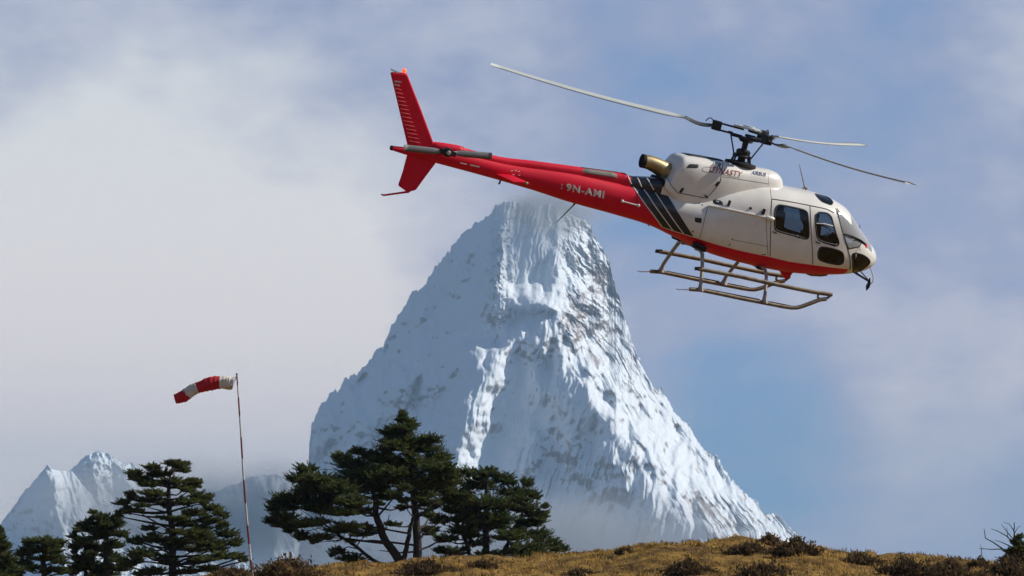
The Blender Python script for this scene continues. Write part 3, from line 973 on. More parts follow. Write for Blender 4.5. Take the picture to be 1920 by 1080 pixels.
O_front_win = smooth_poly(z2([(240, 330), (255, 300), (285, 285), (350, 295), (385, 325), (400, 370), (430, 480), (455, 555), (444, 590), (400, 580), (300, 555), (265, 525), (250, 480)], 1480, 340, 4.911), 78, True)
O_low_win = smooth_poly(z2([(265, 660), (285, 612), (330, 606), (420, 625), (480, 650), (500, 690), (495, 745), (465, 766), (400, 760), (310, 737), (272, 712)], 1480, 340, 4.911), 66, True)
O_slide_win = smooth_poly(z2([(90, 300), (100, 170), (130, 115), (200, 108), (430, 155), (510, 185), (537, 240), (552, 440), (548, 530), (510, 560), (400, 530), (130, 455), (95, 400)], 1440, 370, 7.2), 78, True)
O_chin = smooth_poly(z2([(578, 690), (600, 662), (670, 675), (725, 710), (742, 750), (700, 792), (640, 830), (592, 838), (585, 760)], 1480, 340, 4.911), 63, True)
O_screen_low = z2([(503, 496), (600, 520), (668, 566), (640, 602), (547, 620), (520, 560)], 1480, 340, 4.911)
O_screen = z2([(440, 246), (500, 320), (560, 390), (640, 478), (700, 552), (690, 572), (655, 545), (600, 510), (545, 492), (497, 482), (470, 400), (446, 330), (430, 280)], 1480, 340, 4.911)
O_sky = smooth_poly(z2([(240, 118), (300, 128), (365, 152), (400, 190), (385, 216), (350, 208), (290, 180)], 1480, 340, 4.911), 49, True)
O_front_door = [(1518.7, 386), (1549, 392), (1563.5, 399), (1573, 425), (1583, 457), (1591, 484), (1592, 503), (1560, 500), (1524, 495)]
O_slide_door = [(1447, 373), (1480, 378), (1518.7, 385.5), (1524, 495), (1480, 489.5), (1444, 481)]
O_luggage = [(1327, 387), (1380, 397), (1437, 408), (1440, 479.5), (1395, 471), (1350, 459.5), (1312, 447)]
BELLY = [(1000, 420), (1200, 424), (1241.5, 427), (1262, 433), (1282, 439), (1300.5, 445), (1320, 451.5), (1350, 460.5), (1395, 472), (1442, 481.5), (1480, 490.7), (1521, 496.5), (1591, 505)]
_bl = np.array([hull.cast(px, py) for px, py in BELLY[2:]])
zline = lambda x: np.interp(x, np.concatenate([[-9.0, _bl[0, 0] - 0.9], _bl[:, 0], [_bl[-1, 0] + 0.05, 9]]), np.concatenate([[hull.zb(hull.q(-9.0)) - 1, _bl[0, 2] - 0.1], _bl[:, 2], [_bl[-1, 2] - 0.2, -3]]))
x_cut = hull.cast(1203, 390)[0]
RED_EDGE = [(1150, 300), (1196, 325), (1208, 352), (1235, 392), (1262, 436), (1262, 480), (1100, 480), (600, 480), (600, 200), (1100, 200)]

xa = hull.x0
xs = np.concatenate([np.linspace(xa, x_cut, 90)[:-1], np.linspace(x_cut, hull.x1 - 0.36, 190)[:-1], hull.x1 - np.linspace(0.6, 0.0, 42) ** 2])
xs[-1] = hull.x1 - 1e-5
G, nrows = hull.grid(xs, zline, 14, 92)
K1 = 14
nr_, nx_ = G.shape[:2]
gidx = np.arange(nr_ * nx_).reshape(nr_, nx_)
nxt = np.roll(gidx, -1, 0)
FQ = np.stack([gidx[:, :-1], nxt[:, :-1], nxt[:, 1:], gidx[:, 1:]], -1).reshape(-1, 4)
GV = G.reshape(-1, 3)
fc = GV[FQ].mean(1)
frow = np.repeat(np.arange(nr_), nx_ - 1)
fm = fc.copy(); fm[:, 1] = -np.abs(fm[:, 1])            # port side tested as its mirror image
fpx, fpy = project(fm)
# vertex normals of the whole body
e0 = GV[FQ[:, 2]] - GV[FQ[:, 0]]; e1 = GV[FQ[:, 3]] - GV[FQ[:, 1]]
fn = np.cross(e0, e1)
VN = np.zeros_like(GV)
for k in range(4): np.add.at(VN, FQ[:, k], fn)
if (fn * (fc - np.stack([fc[:, 0], 0 * fc[:, 0], np.interp(fc[:, 0], xs, hull.frame(xs)[2])], -1))).sum() < 0:
    FQ = FQ[:, ::-1]; VN = -VN; fn = -fn
VN /= (np.linalg.norm(VN, axis=1, keepdims=True) + 1e-12)

cls = np.full(len(FQ), 0)
facing = (fn * (np.array([CL[0], CL[1], CL[2]]) - fc)).sum(1)
fnm = fn.copy(); fnm[fc[:, 1] > 0, 1] *= -1
facing_m = (fnm * (CL - fm)).sum(1) > 0
forward = fc[:, 0] > hull.cast(1300, 400)[0]
def mark(code, poly, extra=True):
    global cls
    cls[in_poly(fpx, fpy, [tuple(p) for p in poly]) & facing_m & extra] = code
cls[fc[:, 0] < x_cut] = 1
mark(2, O_front_door, forward); mark(3, O_slide_door, forward); mark(4, O_luggage, forward)
mark(12, O_front_win, forward); mark(13, O_low_win, forward); mark(14, O_slide_win, forward)
mark(15, O_chin, forward); mark(16, O_screen_low, forward); mark(17, O_screen, forward); mark(18, O_sky, forward)
# the windscreen goes on over the top of the nose to the centre strip
_xs0, _xs1 = H(1572, 388, 0.0)[0], H(1622, 452, 0.0)[0]
zt_, zb_, m_, w_, n_ = hull.frame(fc[:, 0])
_top = (fc[:, 0] > _xs0 + 0.04) & (fc[:, 0] < _xs1 - 0.04) & (fc[:, 2] > m_ + 0.42 * (zt_ - m_)) & (np.abs(fc[:, 1]) > 0.03)
cls[_top & (cls == 0)] = 17
red = ((frow < K1) | (frow >= nr_ - K1)) & (fc[:, 0] < _bl[-1, 0] + 0.03)
red |= in_poly(fpx, fpy, RED_EDGE)


def submesh(name, sel, mats, parent, mi=None, offset=0.0):
    f = FQ[sel]
    u, inv = np.unique(f, return_inverse=True)
    o = mesh_obj(name, GV[u] + VN[u] * offset, inv.reshape(f.shape), mats, parent, mat_idx=None if mi is None else mi[sel], normals=VN[u])
    return o


mi = red.astype(int)
fus = submesh('fuselage', cls == 0, [M_white, M_red], heli, mi)
boom = submesh('tail_boom', cls == 1, [M_red], heli)
star = fc[:, 1] < 0
doors = {}
for code, nm in ((2, 'front_door'), (3, 'sliding_door'), (4, 'luggage_door')):
    for side, sel in (('s', star), ('p', ~star)):
        doors[code, side] = submesh(nm, (cls == code) & sel, [M_white, M_red], heli, mi)
for code, nm, gm, par in ((12, 'window', M_glass, 2), (13, 'lower_window', M_chin, 2), (14, 'window', M_glass, 3), (15, 'chin_window', M_chin, 0), (16, 'side_windscreen', M_screen, 0), (17, 'windscreen', M_screen, 0), (18, 'roof_window', M_glass, 0)):
    for side, sel in (('s', star), ('p', ~star)):
        submesh(nm, (cls == code) & sel, [gm], fus if par == 0 else doors[par, side], offset=-0.004)
# dark inner lining of the cabin, with the same openings
cab = (fc[:, 0] > hull.cast(1420, 430)[0] - 0.45) & (cls < 10) & (fc[:, 0] < hull.x1 - 0.02)
u = np.unique(FQ[cab])
lin_v = GV - VN * 0.03
inv = np.full(len(GV), -1); inv[u] = np.arange(len(u))
mesh_obj('cabin_lining', lin_v[u], inv[FQ[cab][:, ::-1]], M_lining, heli)


def on_hull(body, px, py, off):
    P, n = body.cast_many([(px, py)])
    return P[0] + n[0] * off, n[0]


def ribbon(name, body, pts, width, m, parent, off=0.004, closed=False, n=None, smooth=True, flip=False):
    """thin raised strip following a line drawn on the body"""
    pp = smooth_poly(pts, n or max(8, len(pts) * 5), closed) if smooth else np.array(pts, float)
    if not smooth:
        q = []
        L_ = list(pp) + ([pp[0]] if closed else [])
        for a, b in zip(L_[:-1], L_[1:]):
            k = max(1, int(np.hypot(*(b - a)) / 4))
            for i in range(k): q.append(a + (b - a) * i / k)
        if not closed: q.append(pp[-1])
        pp = np.array(q)
    P, N = body.cast_many(pp)
    k = len(P)
    v, f = [], []
    for i in range(k):
        a = P[(i - 1) % k] if closed or i else P[i]
        b = P[(i + 1) % k] if closed or i < k - 1 else P[i]
        t = b - a; t /= np.linalg.norm(t) + 1e-12
        s = np.cross(N[i], t); s /= np.linalg.norm(s) + 1e-12
        v += [P[i] - s * width / 2 - N[i] * 0.004, P[i] - s * width * 0.38 + N[i] * off, P[i] + s * width * 0.38 + N[i] * off, P[i] + s * width / 2 - N[i] * 0.004]
    for i in range(k if closed else k - 1):
        j = (i + 1) % k
        for c in range(3):
            f.append((i * 4 + c, i * 4 + c + 1, j * 4 + c + 1, j * 4 + c))
    return mesh_obj(name, v, f, m, parent)


def patch(name, body, left, right, m, parent, off=0.003, nu=24, nv=40):
    """painted panel between two edge lines, laid on the body"""
    L = smooth_poly(left, nv); R = smooth_poly(right, nv)
    L = L[np.linspace(0, len(L) - 1, nv).astype(int)]; R = R[np.linspace(0, len(R) - 1, nv).astype(int)]
    q = np.array([a + (b - a) * i / nu for a, b in zip(L, R) for i in range(nu + 1)])
    P, N = body.cast_many(q)
    v = P + N * off
    f = [(r * (nu + 1) + c, r * (nu + 1) + c + 1, (r + 1) * (nu + 1) + c + 1, (r + 1) * (nu + 1) + c) for r in range(nv - 1) for c in range(nu)]
    return mesh_obj(name, v, f, m, parent)


# ---- window gaskets, door gaps
ribbon('window_gasket', hull, O_front_win, 0.035, M_black, doors[2, 's'], 0.006, True, 78)
ribbon('window_gasket', hull, O_low_win, 0.035, M_black, doors[2, 's'], 0.006, True, 66)
ribbon('window_gasket', hull, O_slide_win, 0.04, M_black, doors[3, 's'], 0.006, True, 78)
ribbon('window_gasket', hull, O_chin, 0.03, M_black, fus, 0.006, True, 63)
ribbon('window_gasket', hull, O_screen_low, 0.03, M_black, fus, 0.006, True, smooth=False)
ribbon('window_gasket', hull, O_sky, 0.025, M_black, fus, 0.006, True, 49)
ribbon('windscreen_pillar', hull, [(1567, 391), (1572, 405), (1577, 424), (1582, 440), (1587, 457), (1591, 472), (1594, 486), (1594, 505)], 0.03, M_seam, fus, 0.004)
ribbon('windscreen_frame', hull, [(1581, 438.5), (1590, 440), (1600, 443.5), (1610, 449), (1619, 456)], 0.04, M_black, fus, 0.008)
ribbon('door_gap', hull, [(1447, 373), (1480, 378), (1518, 385.3), (1549, 392), (1563.5, 399)], 0.022, M_seam, fus, 0.006)
ribbon('door_gap', hull, [(1518.7, 386), (1521, 430), (1523, 465), (1524, 495)], 0.02, M_seam, fus, 0.005)
ribbon('door_gap', hull, [(1447, 373), (1445.5, 410), (1444.5, 445), (1444, 480)], 0.02, M_seam, fus, 0.005)
ribbon('luggage_door_gap', hull, [(1327, 387), (1321, 412), (1312, 446)], 0.012, M_seam, fus, 0.003)
ribbon('luggage_door_gap', hull, [(1437, 413), (1438, 445), (1440, 478)], 0.012, M_seam, fus, 0.003)
ribbon('hatch_gap', hull, [(1372, 449), (1400, 454.5), (1440, 462)], 0.010, M_seam, doors[4, 's'], 0.003)
ribbon('hatch_catch', hull, [(1367, 461), (1369, 456)], 0.02, M_skid, doors[4, 's'], 0.006)
ribbon('hatch_catch', hull, [(1372, 450), (1373, 447)], 0.025, M_skid, doors[4, 's'], 0.006)
ribbon('door_catch', hull, [(1428, 477), (1436, 477.5)], 0.018, M_black, doors[4, 's'], 0.006)
ribbon('nose_gap', hull, [(1613, 470), (1612, 466), (1612.5, 462)], 0.012, M_seam, fus, 0.003)
ribbon('roof_seam', hull, [(1446.5, 372), (1445, 362), (1444, 353)], 0.010, M_seam, fus, 0.003)
ribbon('aft_seam', hull, [(1244, 361), (1272, 362), (1300, 367), (1323, 372.5)], 0.016, M_seam, fus, 0.004)
for pts, w in (([(1449, 434), (1456, 436.5)], 0.03), ):
    ribbon('door_handle', hull, pts, w, M_black, doors[3, 's'], 0.03)
ribbon('door_handle', hull, [(1529, 452.5), (1537, 455.5)], 0.035, M_dark, doors[2, 's'], 0.03)
ribbon('window_slide_bar', hull, [(1530.5, 419), (1546, 420), (1561.5, 424)], 0.025, M_alu, doors[2, 's'], 0.012)
# sliding-door rail with its end knob
mb = MB(); mb.tube([on_hull(hull, a, b, 0.02)[0] for a, b in [(1328, 386.5), (1355, 391), (1385, 397), (1412, 402.5), (1436, 407.5)]], 0.022, 8); mb.build('door_rail', M_white, fus, True)
mb = MB(); mb.tube([on_hull(hull, a, b, 0.05)[0] for a, b in [(1435, 408), (1437, 408.5), (1446, 410.5), (1450, 411.5)]], [0.035, 0.05, 0.05, 0.03], 10); mb.build('rail_end', M_white, fus, True)
# black fittings and vents
def plate(name, body, corners, m, parent, off=0.008):
    """small panel lying on the body, its rim turned down to the skin"""
    A, B, C_, D = [np.array(c, float) for c in corners[:4]]
    k = 7
    q = np.array([(A * (1 - s) + B * s) * (1 - t) + (D * (1 - s) + C_ * s) * t for t in np.linspace(0, 1, k) for s in np.linspace(0, 1, k)])
    P, N = body.cast_many(q)
    rim = np.array([(r in (0, k - 1)) or (c in (0, k - 1)) for r in range(k) for c in range(k)])
    v = P + N * np.where(rim, -0.002, off)[:, None]
    f = [(r * k + c, r * k + c + 1, (r + 1) * k + c + 1, (r + 1) * k + c) for r in range(k - 1) for c in range(k - 1)]
    return mesh_obj(name, v, f, m, parent, smooth=False)
plate('side_vent', hull, [(1302.5, 407), (1316.5, 408.5), (1315.5, 419), (1302, 416.5)], M_black, fus)
plate('vent', hull, [(1334, 371), (1355, 377), (1357.5, 386), (1337, 382)], M_black, fus)
plate('vent_flap', hull, [(1341, 375.5), (1349, 378), (1348, 380.5), (1343, 379)], M_pin, fus, 0.012)
for a, b in ((1366.5, 383), (1431, 397.5)):
    mb = MB(); p, n = on_hull(hull, a, b, 0.0); mb.box(p + n * 0.02, (0.03, 0, -0.006), n * 0.03, (0.006, 0, 0.06)); mb.build('rail_stop', M_black, fus, bevel=0.006)
p, n = on_hull(hull, 1407.5, 390.5, 0.0)
MB().ball(p, 0.03, 6).build('tie_point', M_dark, fus, True)
p, n = on_hull(hull, 1317, 384, 0.0); MB().ball(p, 0.015, 5).build('rivet', M_skid, fus, True)
p, n = on_hull(hull, 1299, 434, 0.0); MB().ball(p, 0.022, 5).build('fuel_drain', M_skid, fus, True)

# ---- paint scheme: three navy bands with white pinstripes
S1 = [(1178, 345), (1186.5, 350), (1198, 366), (1211, 384.5), (1226, 404), (1241.5, 425)]
S2 = [(1196, 346), (1204, 352), (1215, 366), (1227, 384.5), (1244, 408), (1262, 432)]
S3 = [(1221, 352), (1227, 359), (1239, 377), (1251.6, 396), (1266, 417), (1282, 438)]
S4 = [(1244, 356), (1247.6, 360), (1259, 378), (1270, 396), (1285, 420), (1300.5, 444)]
for a, b in ((S1, S2), (S2, S3), (S3, S4)):
    patch('paint_band', hull, a, b, M_navy, fus, 0.004, 10, 40)
for s in (S1, S2, S3): ribbon('pinstripe', hull, s, 0.026, M_pin, fus, 0.009, n=40)
ribbon('pinstripe', hull, [(1241.5, 425.5), (1262, 432.5), (1282, 438.5), (1300.5, 444.5)], 0.018, M_pin, fus, 0.009, n=24)

# ---- drive shaft cover along the boom
def yc0(px): return 0.0
shaft = Loft(top=[(866, 274), (872, 278), (928, 291.5), (1000, 301), (1089, 313), (1158, 322.5), (1169, 323.5), (1176, 328), (1231, 333.5), (1264, 341)],
             bot=[(866, 290), (872, 292), (928, 312), (1000, 322), (1089, 338), (1158, 352), (1169, 354), (1176, 356), (1231, 366), (1264, 374)],
             half=[(866, 280, 0.10), (928, 300, 0.11), (1089, 325, 0.145), (1158, 338, 0.17), (1176, 342, 0.20), (1231, 350, 0.33), (1264, 356, 0.40)],
             ex=[(860, 2.6), (1170, 3.0), (1250, 3.6)], ytop=lambda px: 0.05, ybot=yc0, tip_front=False, zmid=0.4)
def loft_obj(name, body, xs, k, mats, parent, mif=None):
    g, _ = body.grid(xs, lambda x: body.frame(x)[2], k, k)
    a, b = g.shape[:2]
    idx = np.arange(a * b).reshape(a, b); nx2 = np.roll(idx, -1, 0)
    q = np.stack([idx[:, :-1], idx[:, 1:], nx2[:, 1:], nx2[:, :-1]], -1).reshape(-1, 4)
    caps = [tuple(idx[::-1, -1]), tuple(idx[:, 0])]
    faces = [tuple(r) for r in q] + caps
    V_ = g.reshape(-1, 3)
    mi_ = None
    if mif is not None: mi_ = [mif(V_[list(f)].mean(0)) for f in faces]
    o = mesh_obj(name, V_, faces, mats, parent, mat_idx=mi_)
    o.data.set_sharp_from_angle(angle=math.radians(50))
    return o
xe, xw = H(1184, 338, -0.2)[0], H(1241, 350, -0.3)[0]
loft_obj('drive_shaft_cover', shaft, np.concatenate([np.linspace(shaft.x0, xe, 70), np.linspace(xe, shaft.x1 - 1e-4, 30)[1:]]), 14, [M_red, M_navy, M_white], heli, lambda c: 2 if c[0] > xw else 1 if c[0] > xe else 0)
for s in ([(1176.5, 328.5), (1180, 337), (1184, 345)], [(1193.6, 330.5), (1198, 339), (1203, 350)], [(1212, 333.5), (1218, 342), (1226, 356)]):
    ribbon('pinstripe', shaft, s, 0.026, M_pin, fus, 0.009)
plate('access_panel', shaft, [(1091, 315), (1158, 324), (1159.5, 334.5), (1092, 324.5)], M_panel, boom, 0.012)
ribbon('panel_edge', shaft, [(1090, 314.5), (1124, 319), (1159, 323.5)], 0.02, M_black, boom, 0.014)

# ---- engine and gearbox cowling
cowl = Loft(
    top=[(1241, 331), (1245, 317), (1249, 306), (1256, 296), (1263, 288.5), (1267, 287), (1285, 288), (1310, 292), (1355, 300), (1380, 305), (1407, 310), (1434, 315), (1446, 320), (1453, 327), (1458, 336), (1461, 345), (1463, 352)],
    bot=[(1241, 350), (1256, 370), (1272, 388), (1330, 402), (1400, 402), (1440, 394), (1463, 380)],
    half=[(1241, 338, 0.42), (1262, 330, 0.47), (1290, 330, 0.50), (1340, 335, 0.51), (1390, 340, 0.46), (1430, 345, 0.40), (1450, 350, 0.31), (1459, 352, 0.20), (1463, 356, 0.05)],
    ex=[(1240, 5.0), (1275, 4.0), (1330, 3.2), (1470, 2.6)], ytop=lambda px: 0.20, ybot=lambda px: -0.3, zmid=0.36)
cw = loft_obj('engine_cowling', cowl, np.concatenate([np.linspace(cowl.x0 + 0.001, cowl.x1 - 0.25, 80)[:-1], cowl.x1 - np.linspace(0.5, 0.005, 26) ** 2]), 26, [M_white, M_soot], heli, lambda c: 1 if c[0] < cowl.x0 + 0.004 else 0)
ribbon('cowling_seam', cowl, [(1252.5, 338), (1260, 349), (1270, 361)], 0.016, M_seam, cw, 0.004)
ribbon('cowling_seam', cowl, [(1270, 361.5), (1295, 366), (1323, 371.5)], 0.018, M_seam, cw, 0.004)
ribbon('cowling_seam', cowl, [(1324, 371), (1333, 363.5), (1343, 352), (1351, 341), (1353.5, 322), (1356, 302)], 0.016, M_seam, cw, 0.004, smooth=False)
ribbon('cowling_seam', cowl, [(1355, 331), (1395, 337.5), (1442, 345)], 0.010, M_seam, cw, 0.003)
ribbon('cowling_seam', cowl, [(1442, 346), (1441, 332), (1443, 320)], 0.008, M_pin, cw, 0.003)
for a, b, dx, dy in ((1278, 357, 3, -4), (1324.5, 368, -3, -2), (1345, 345, 3, -4)):
    ribbon('cowling_latch', cowl, [(a - dx, b - dy), (a + dx, b + dy)], 0.055, M_black, cw, 0.02)
plate('air_intake', cowl, [(1285, 315), (1292, 306.8), (1311, 308), (1310, 316)], M_black, cw, 0.006)
# dark grille strip on top of the cowling
v, f = [], []
for i, x in enumerate(np.linspace(H(1288, 286, 0)[0], H(1352, 298, 0)[0], 14)):
    zt, zb, m, w, n = cowl.frame(x)
    for yy in (-0.14, 0.0, 0.15, 0.30):
        z = m + (zt - m) * (1 - (abs(yy) / w) ** n) ** (1 / n)
        v.append((float(x), yy, float(z) + 0.02))
f = [(i * 4 + j, (i + 1) * 4 + j, (i + 1) * 4 + j + 1, i * 4 + j + 1) for i in range(13) for j in range(3)]
g_ = mesh_obj('intake_grille', v, f, M_black, cw)
g_.modifiers.new('thick', 'SOLIDIFY').thickness = 0.03
# exhaust stub
ec = [H(1258, 327, 0), H(1250, 321, 0), H(1240, 316, 0), H(1229, 309.5, 0), H(1217, 304.5, 0), H(1204, 301.5, 0)]
er = [0.175, 0.18, 0.176, 0.160, 0.148, 0.140]
mb = MB(); mb.tube(ec + [ec[-1], H(1215, 303.5, 0), H(1228, 309, 0)], er + [0.118, 0.118, 0.118], 24, cap=False)
ex = mb.build('exhaust_pipe', M_brass, heli, True)
d = (ec[-1] - ec[-2]); d /= np.linalg.norm(d)
mb = MB(); mb.tube([ec[-1] - d * 0.05, ec[-1] + d * 0.012, ec[-1] + d * 0.012, ec[-1] - d * 0.4], [0.143, 0.143, 0.124, 0.118], 24, cap=False); mb.build('exhaust_rim', M_soot, ex, True)
mb = MB(); mb.tube([ec[-1] - d * 0.40, ec[-1] - d * 0.41], [0.12, 0.12], 24); mb.build('exhaust_throat', M_soot, ex)
mb = MB(); mb.tube([ec[0], ec[0] + (ec[1] - ec[0]) * 0.62], [0.225, 0.215], 24); mb.build('exhaust_shroud', M_soot, ex, True)

# ---- rotor mast, swash plates, hub, blades
mast0, hubc = H(1389, 304, 0), H(1402, 251, 0)
ax = hubc - mast0; hl = np.linalg.norm(ax); ax /= hl
rot = empty('main_rotor'); rot.parent = heli
mb = MB(); mb.tube([mast0 - ax * 0.1, mast0 + ax * 0.12, mast0 + ax * 0.30, hubc - ax * 0.10], [0.10, 0.075, 0.06, 0.07], 14); mb.build('mast', M_dark, rot, True)
mb = MB(); mb.tube([mast0 + ax * 0.10, mast0 + ax * 0.13, mast0 + ax * 0.16, mast0 + ax * 0.24, mast0 + ax * 0.27], [0.20, 0.21, 0.15, 0.15, 0.11], 20); mb.build('swash_plate', M_dark, rot, True)
mb = MB(); mb.tube([mast0 - ax * 0.06, mast0 - ax * 0.005, mast0 + ax * 0.02], [0.34, 0.32, 0.16], 24); mb.build('mast_collar', M_soot, rot, True)
side = np.cross(ax, [1.0, 0, 0]); side /= np.linalg.norm(side)
fwd = np.cross(side, ax)
for k in range(4):
    a = k * math.pi / 2 + 0.5
    o_ = fwd * math.cos(a) + side * math.sin(a)
    mb = MB(); mb.tube([mast0 + o_ * 0.26 - ax * 0.03, mast0 + o_ * 0.20 + ax * 0.13], 0.022, 8); mb.ball(mast0 + o_ * 0.20 + ax * 0.13, 0.035, 5); mb.build('control_link', M_dark, rot, True)
TIPS = [(920, 120, 0.0), (1702, 343, -1), (1620, 272, 1)]
Lr = 5.32
rays = []
for tx, ty, sgn in TIPS:
    # tip lies on the pixel's ray, one rotor radius from the hub (far or near solution)
    dvec = hray(tx, ty); dvec = dvec / np.linalg.norm(dvec)
    oc = CL - hubc
    bq = oc @ dvec; cq = oc @ oc - Lr * Lr
    disc = bq * bq - cq
    t = -bq if (sgn == 0 or disc < 0) else (-bq + sgn * math.sqrt(disc))
    rays.append(CL + dvec * t)


def blade_mesh(p0, p1, r0, r1, chord, lead, twist0, twist1, upv, m, name, thick=0.11, n=16):
    """airfoil blade from p0 to p1 between the radii r0..r1"""
    e = (p1 - p0) / np.linalg.norm(p1 - p0)
    ch = np.cross(e, upv); ch /= np.linalg.norm(ch); ch *= lead
    nrm = np.cross(ch, e); nrm *= np.sign(nrm @ upv)
    L = np.linalg.norm(p1 - p0)
    prof = [(-0.75, 0.0), (-0.4, 0.35), (-0.05, 0.62), (0.15, 0.55), (0.25, 0.0), (0.15, -0.35), (-0.05, -0.4), (-0.4, -0.25)]
    v, f = [], []
    k = len(prof)
    for i in range(n + 1):
        s = i / n
        r = r0 + (r1 - r0) * s
        tw = twist0 + (twist1 - twist0) * s
        c = chord * (0.55 + 0.45 * min(1, s * 8))
        bend = -0.10 * math.sin(s * math.pi) * 0.5
        for a, b in prof:
            q = ch * (a * math.cos(tw) - b * thick * math.sin(tw)) + nrm * (a * math.sin(tw) + b * thick * math.cos(tw))
            v.append(p0 + e * r * L + nrm * bend + q * c)
    for i in range(n):
        for j in range(k):
            f.append((i * k + j, i * k + (j + 1) % k, (i + 1) * k + (j + 1) % k, (i + 1) * k + j))
    f.append(tuple(range(k))); f.append(tuple(n * k + j for j in range(k - 1, -1, -1)))
    return mesh_obj(name, v, f, m, rot)


hub_parts = MB()
plate_pts = []
angs = []
for p in rays:
    e = (p - hubc) / np.linalg.norm(p - hubc)
    ang = math.atan2((e @ side), (e @ fwd)); angs.append(ang)
for off, nm in ((0.115, 'hub_plate'), (-0.095, 'hub_plate')):
    poly = []
    for a in sorted(angs):
        for da, r in ((-0.70, 0.22), (-0.30, 0.33), (0.30, 0.33), (0.70, 0.22)):
            poly.append(hubc + ax * off + (fwd * math.cos(a + da) + side * math.sin(a + da)) * r)
    MB().prism(poly, ax, 0.022).build(nm, M_alu if off > 0 else M_dark, rot, bevel=0.01)
mb = MB(); mb.tube([hubc + ax * 0.13, hubc + ax * 0.165, hubc + ax * 0.175], [0.13, 0.12, 0.05], 18); mb.build('hub_cap', M_alu, rot, True)
mb = MB(); mb.tube([hubc - ax * 0.18, hubc - ax * 0.09], [0.12, 0.20], 16); mb.build('hub_base', M_dark, rot, True)
for i, p in enumerate(rays):
    e = (p - hubc) / np.linalg.norm(p - hubc)
    s_ = np.cross(ax, e); s_ /= np.linalg.norm(s_)
    mb = MB()
    mb.box(hubc + e * 0.42 + ax * 0.065, e * 0.32, s_ * 0.07, ax * 0.018)
    mb.box(hubc + e * 0.42 - ax * 0.075, e * 0.32, s_ * 0.07, ax * 0.018)
    mb.build('blade_sleeve', M_dark, rot, bevel=0.006)
    mb = MB(); mb.box(hubc + e * 0.66, e * 0.10, s_ * 0.085, ax * 0.10); mb.build('frequency_adapter', M_dark, rot, bevel=0.02)
    mb = MB(); mb.tube([hubc + e * 0.74 + ax * 0.06, hubc + e * 0.80 + ax * 0.12, hubc + e * 0.86 + ax * 0.10, hubc + e * 0.90 + ax * 0.03], 0.012, 6); mb.build('blade_pin', M_dark, rot, True)
    hp = hubc + e * 0.36 + s_ * 0.20 - ax * 0.06
    mb = MB(); mb.box(hubc + e * 0.36 + s_ * 0.12 - ax * 0.06, e * 0.05, s_ * 0.10, ax * 0.025); mb.build('pitch_horn', M_dark, rot, bevel=0.006)
    o_ = (hp - mast0) - ax * ((hp - mast0) @ ax); o_ /= np.linalg.norm(o_)
    mb = MB(); mb.tube([hp, mast0 + o_ * 0.21 + ax * 0.14], 0.016, 8); mb.ball(hp, 0.03, 5); mb.build('pitch_rod', M_dark, rot, True)
    tw = [0.20, 0.16, 0.14][i]
    upv = ax
    blade_mesh(hubc, p, 0.13, 0.24, 0.24, 1 if True else -1, tw + 0.04, tw, upv, M_blade_dark, 'blade_root', 0.16, 6)
    blade_mesh(hubc, p, 0.235, 1.0, 0.35, 1, tw, tw - 0.12, upv, M_blade, 'blade')

# ---- tail: fins, stinger, stabiliser, tail rotor
def fin(name, pts, half0, parent, m=M_red, y=0.0):
    poly = [H(a, b, y) for a, b in pts]
    return MB().prism(poly, (0, 1, 0), half0).build(name, m, parent, bevel=half0 * 0.8)
vf = fin('vertical_fin', [(731.7, 135), (747, 135.5), (762.3, 137), (770, 156), (790, 207), (812.8, 268), (815, 285), (768, 288), (764.5, 274)], 0.045, heli)
lf = fin('lower_fin', [(765, 284), (812, 290), (818, 305), (815.5, 307.4), (797, 332), (779.2, 356.6), (763, 359.8), (746.2, 347.7), (755, 322)], 0.04, heli)
for i in range(15):
    s = i / 14
    a = np.array([738 + 29 * s, 158 + 106 * s]); b = np.array([750 + 38 * s, 161 + 107 * s])
    pts = [H(*a, -0.047), H(*b, -0.047)]
    MB().tube(pts, 0.007, 5).build('trailing_rib', mat('fin_rib_red', (0.66, 0.06, 0.06), 0.5, var=0.1) if i == 0 else bpy.data.materials['fin_rib_red'], vf)
mb = MB(); mb.tube([H(714.5, 364.5, 0), H(720, 366, 0), H(745, 362.5, 0), H(766, 359.5, 0), H(775, 352, 0)], [0.012, 0.02, 0.02, 0.025, 0.03], 8); mb.build('tail_guard', M_red, lf, True)
mb = MB(); mb.ball(H(757.7, 132.5, 0), 0.042, 8, (1, 1, 1.1)); mb.build('beacon_light', M_beacon, vf, True)
mb = MB(); mb.box(H(744, 135, 0), (0.13, 0, -0.02), (0, 0.03, 0), (0, 0, 0.015)); mb.build('fin_cap', M_pin, vf)
mb = MB(); mb.tube([H(735, 277.5, 0), H(732, 277, 0), H(731, 276.8, 0)], [0.055, 0.045, 0.015], 10); mb.build('tail_light', M_dark, boom, True)
# gearbox fairing
gb = Loft(top=[(806, 266), (815, 266), (840, 269), (862, 273), (870, 277)], bot=[(806, 285), (870, 296)], half=[(806, 275, 0.05), (820, 277, 0.10), (860, 284, 0.12), (870, 286, 0.08)], ex=[(800, 2.4), (880, 2.4)], ytop=yc0, ybot=yc0, tip_front=False)
loft_obj('gearbox_fairing', gb, np.linspace(gb.x0 + 1e-3, gb.x1 - 1e-3, 20), 10, [M_red], heli)
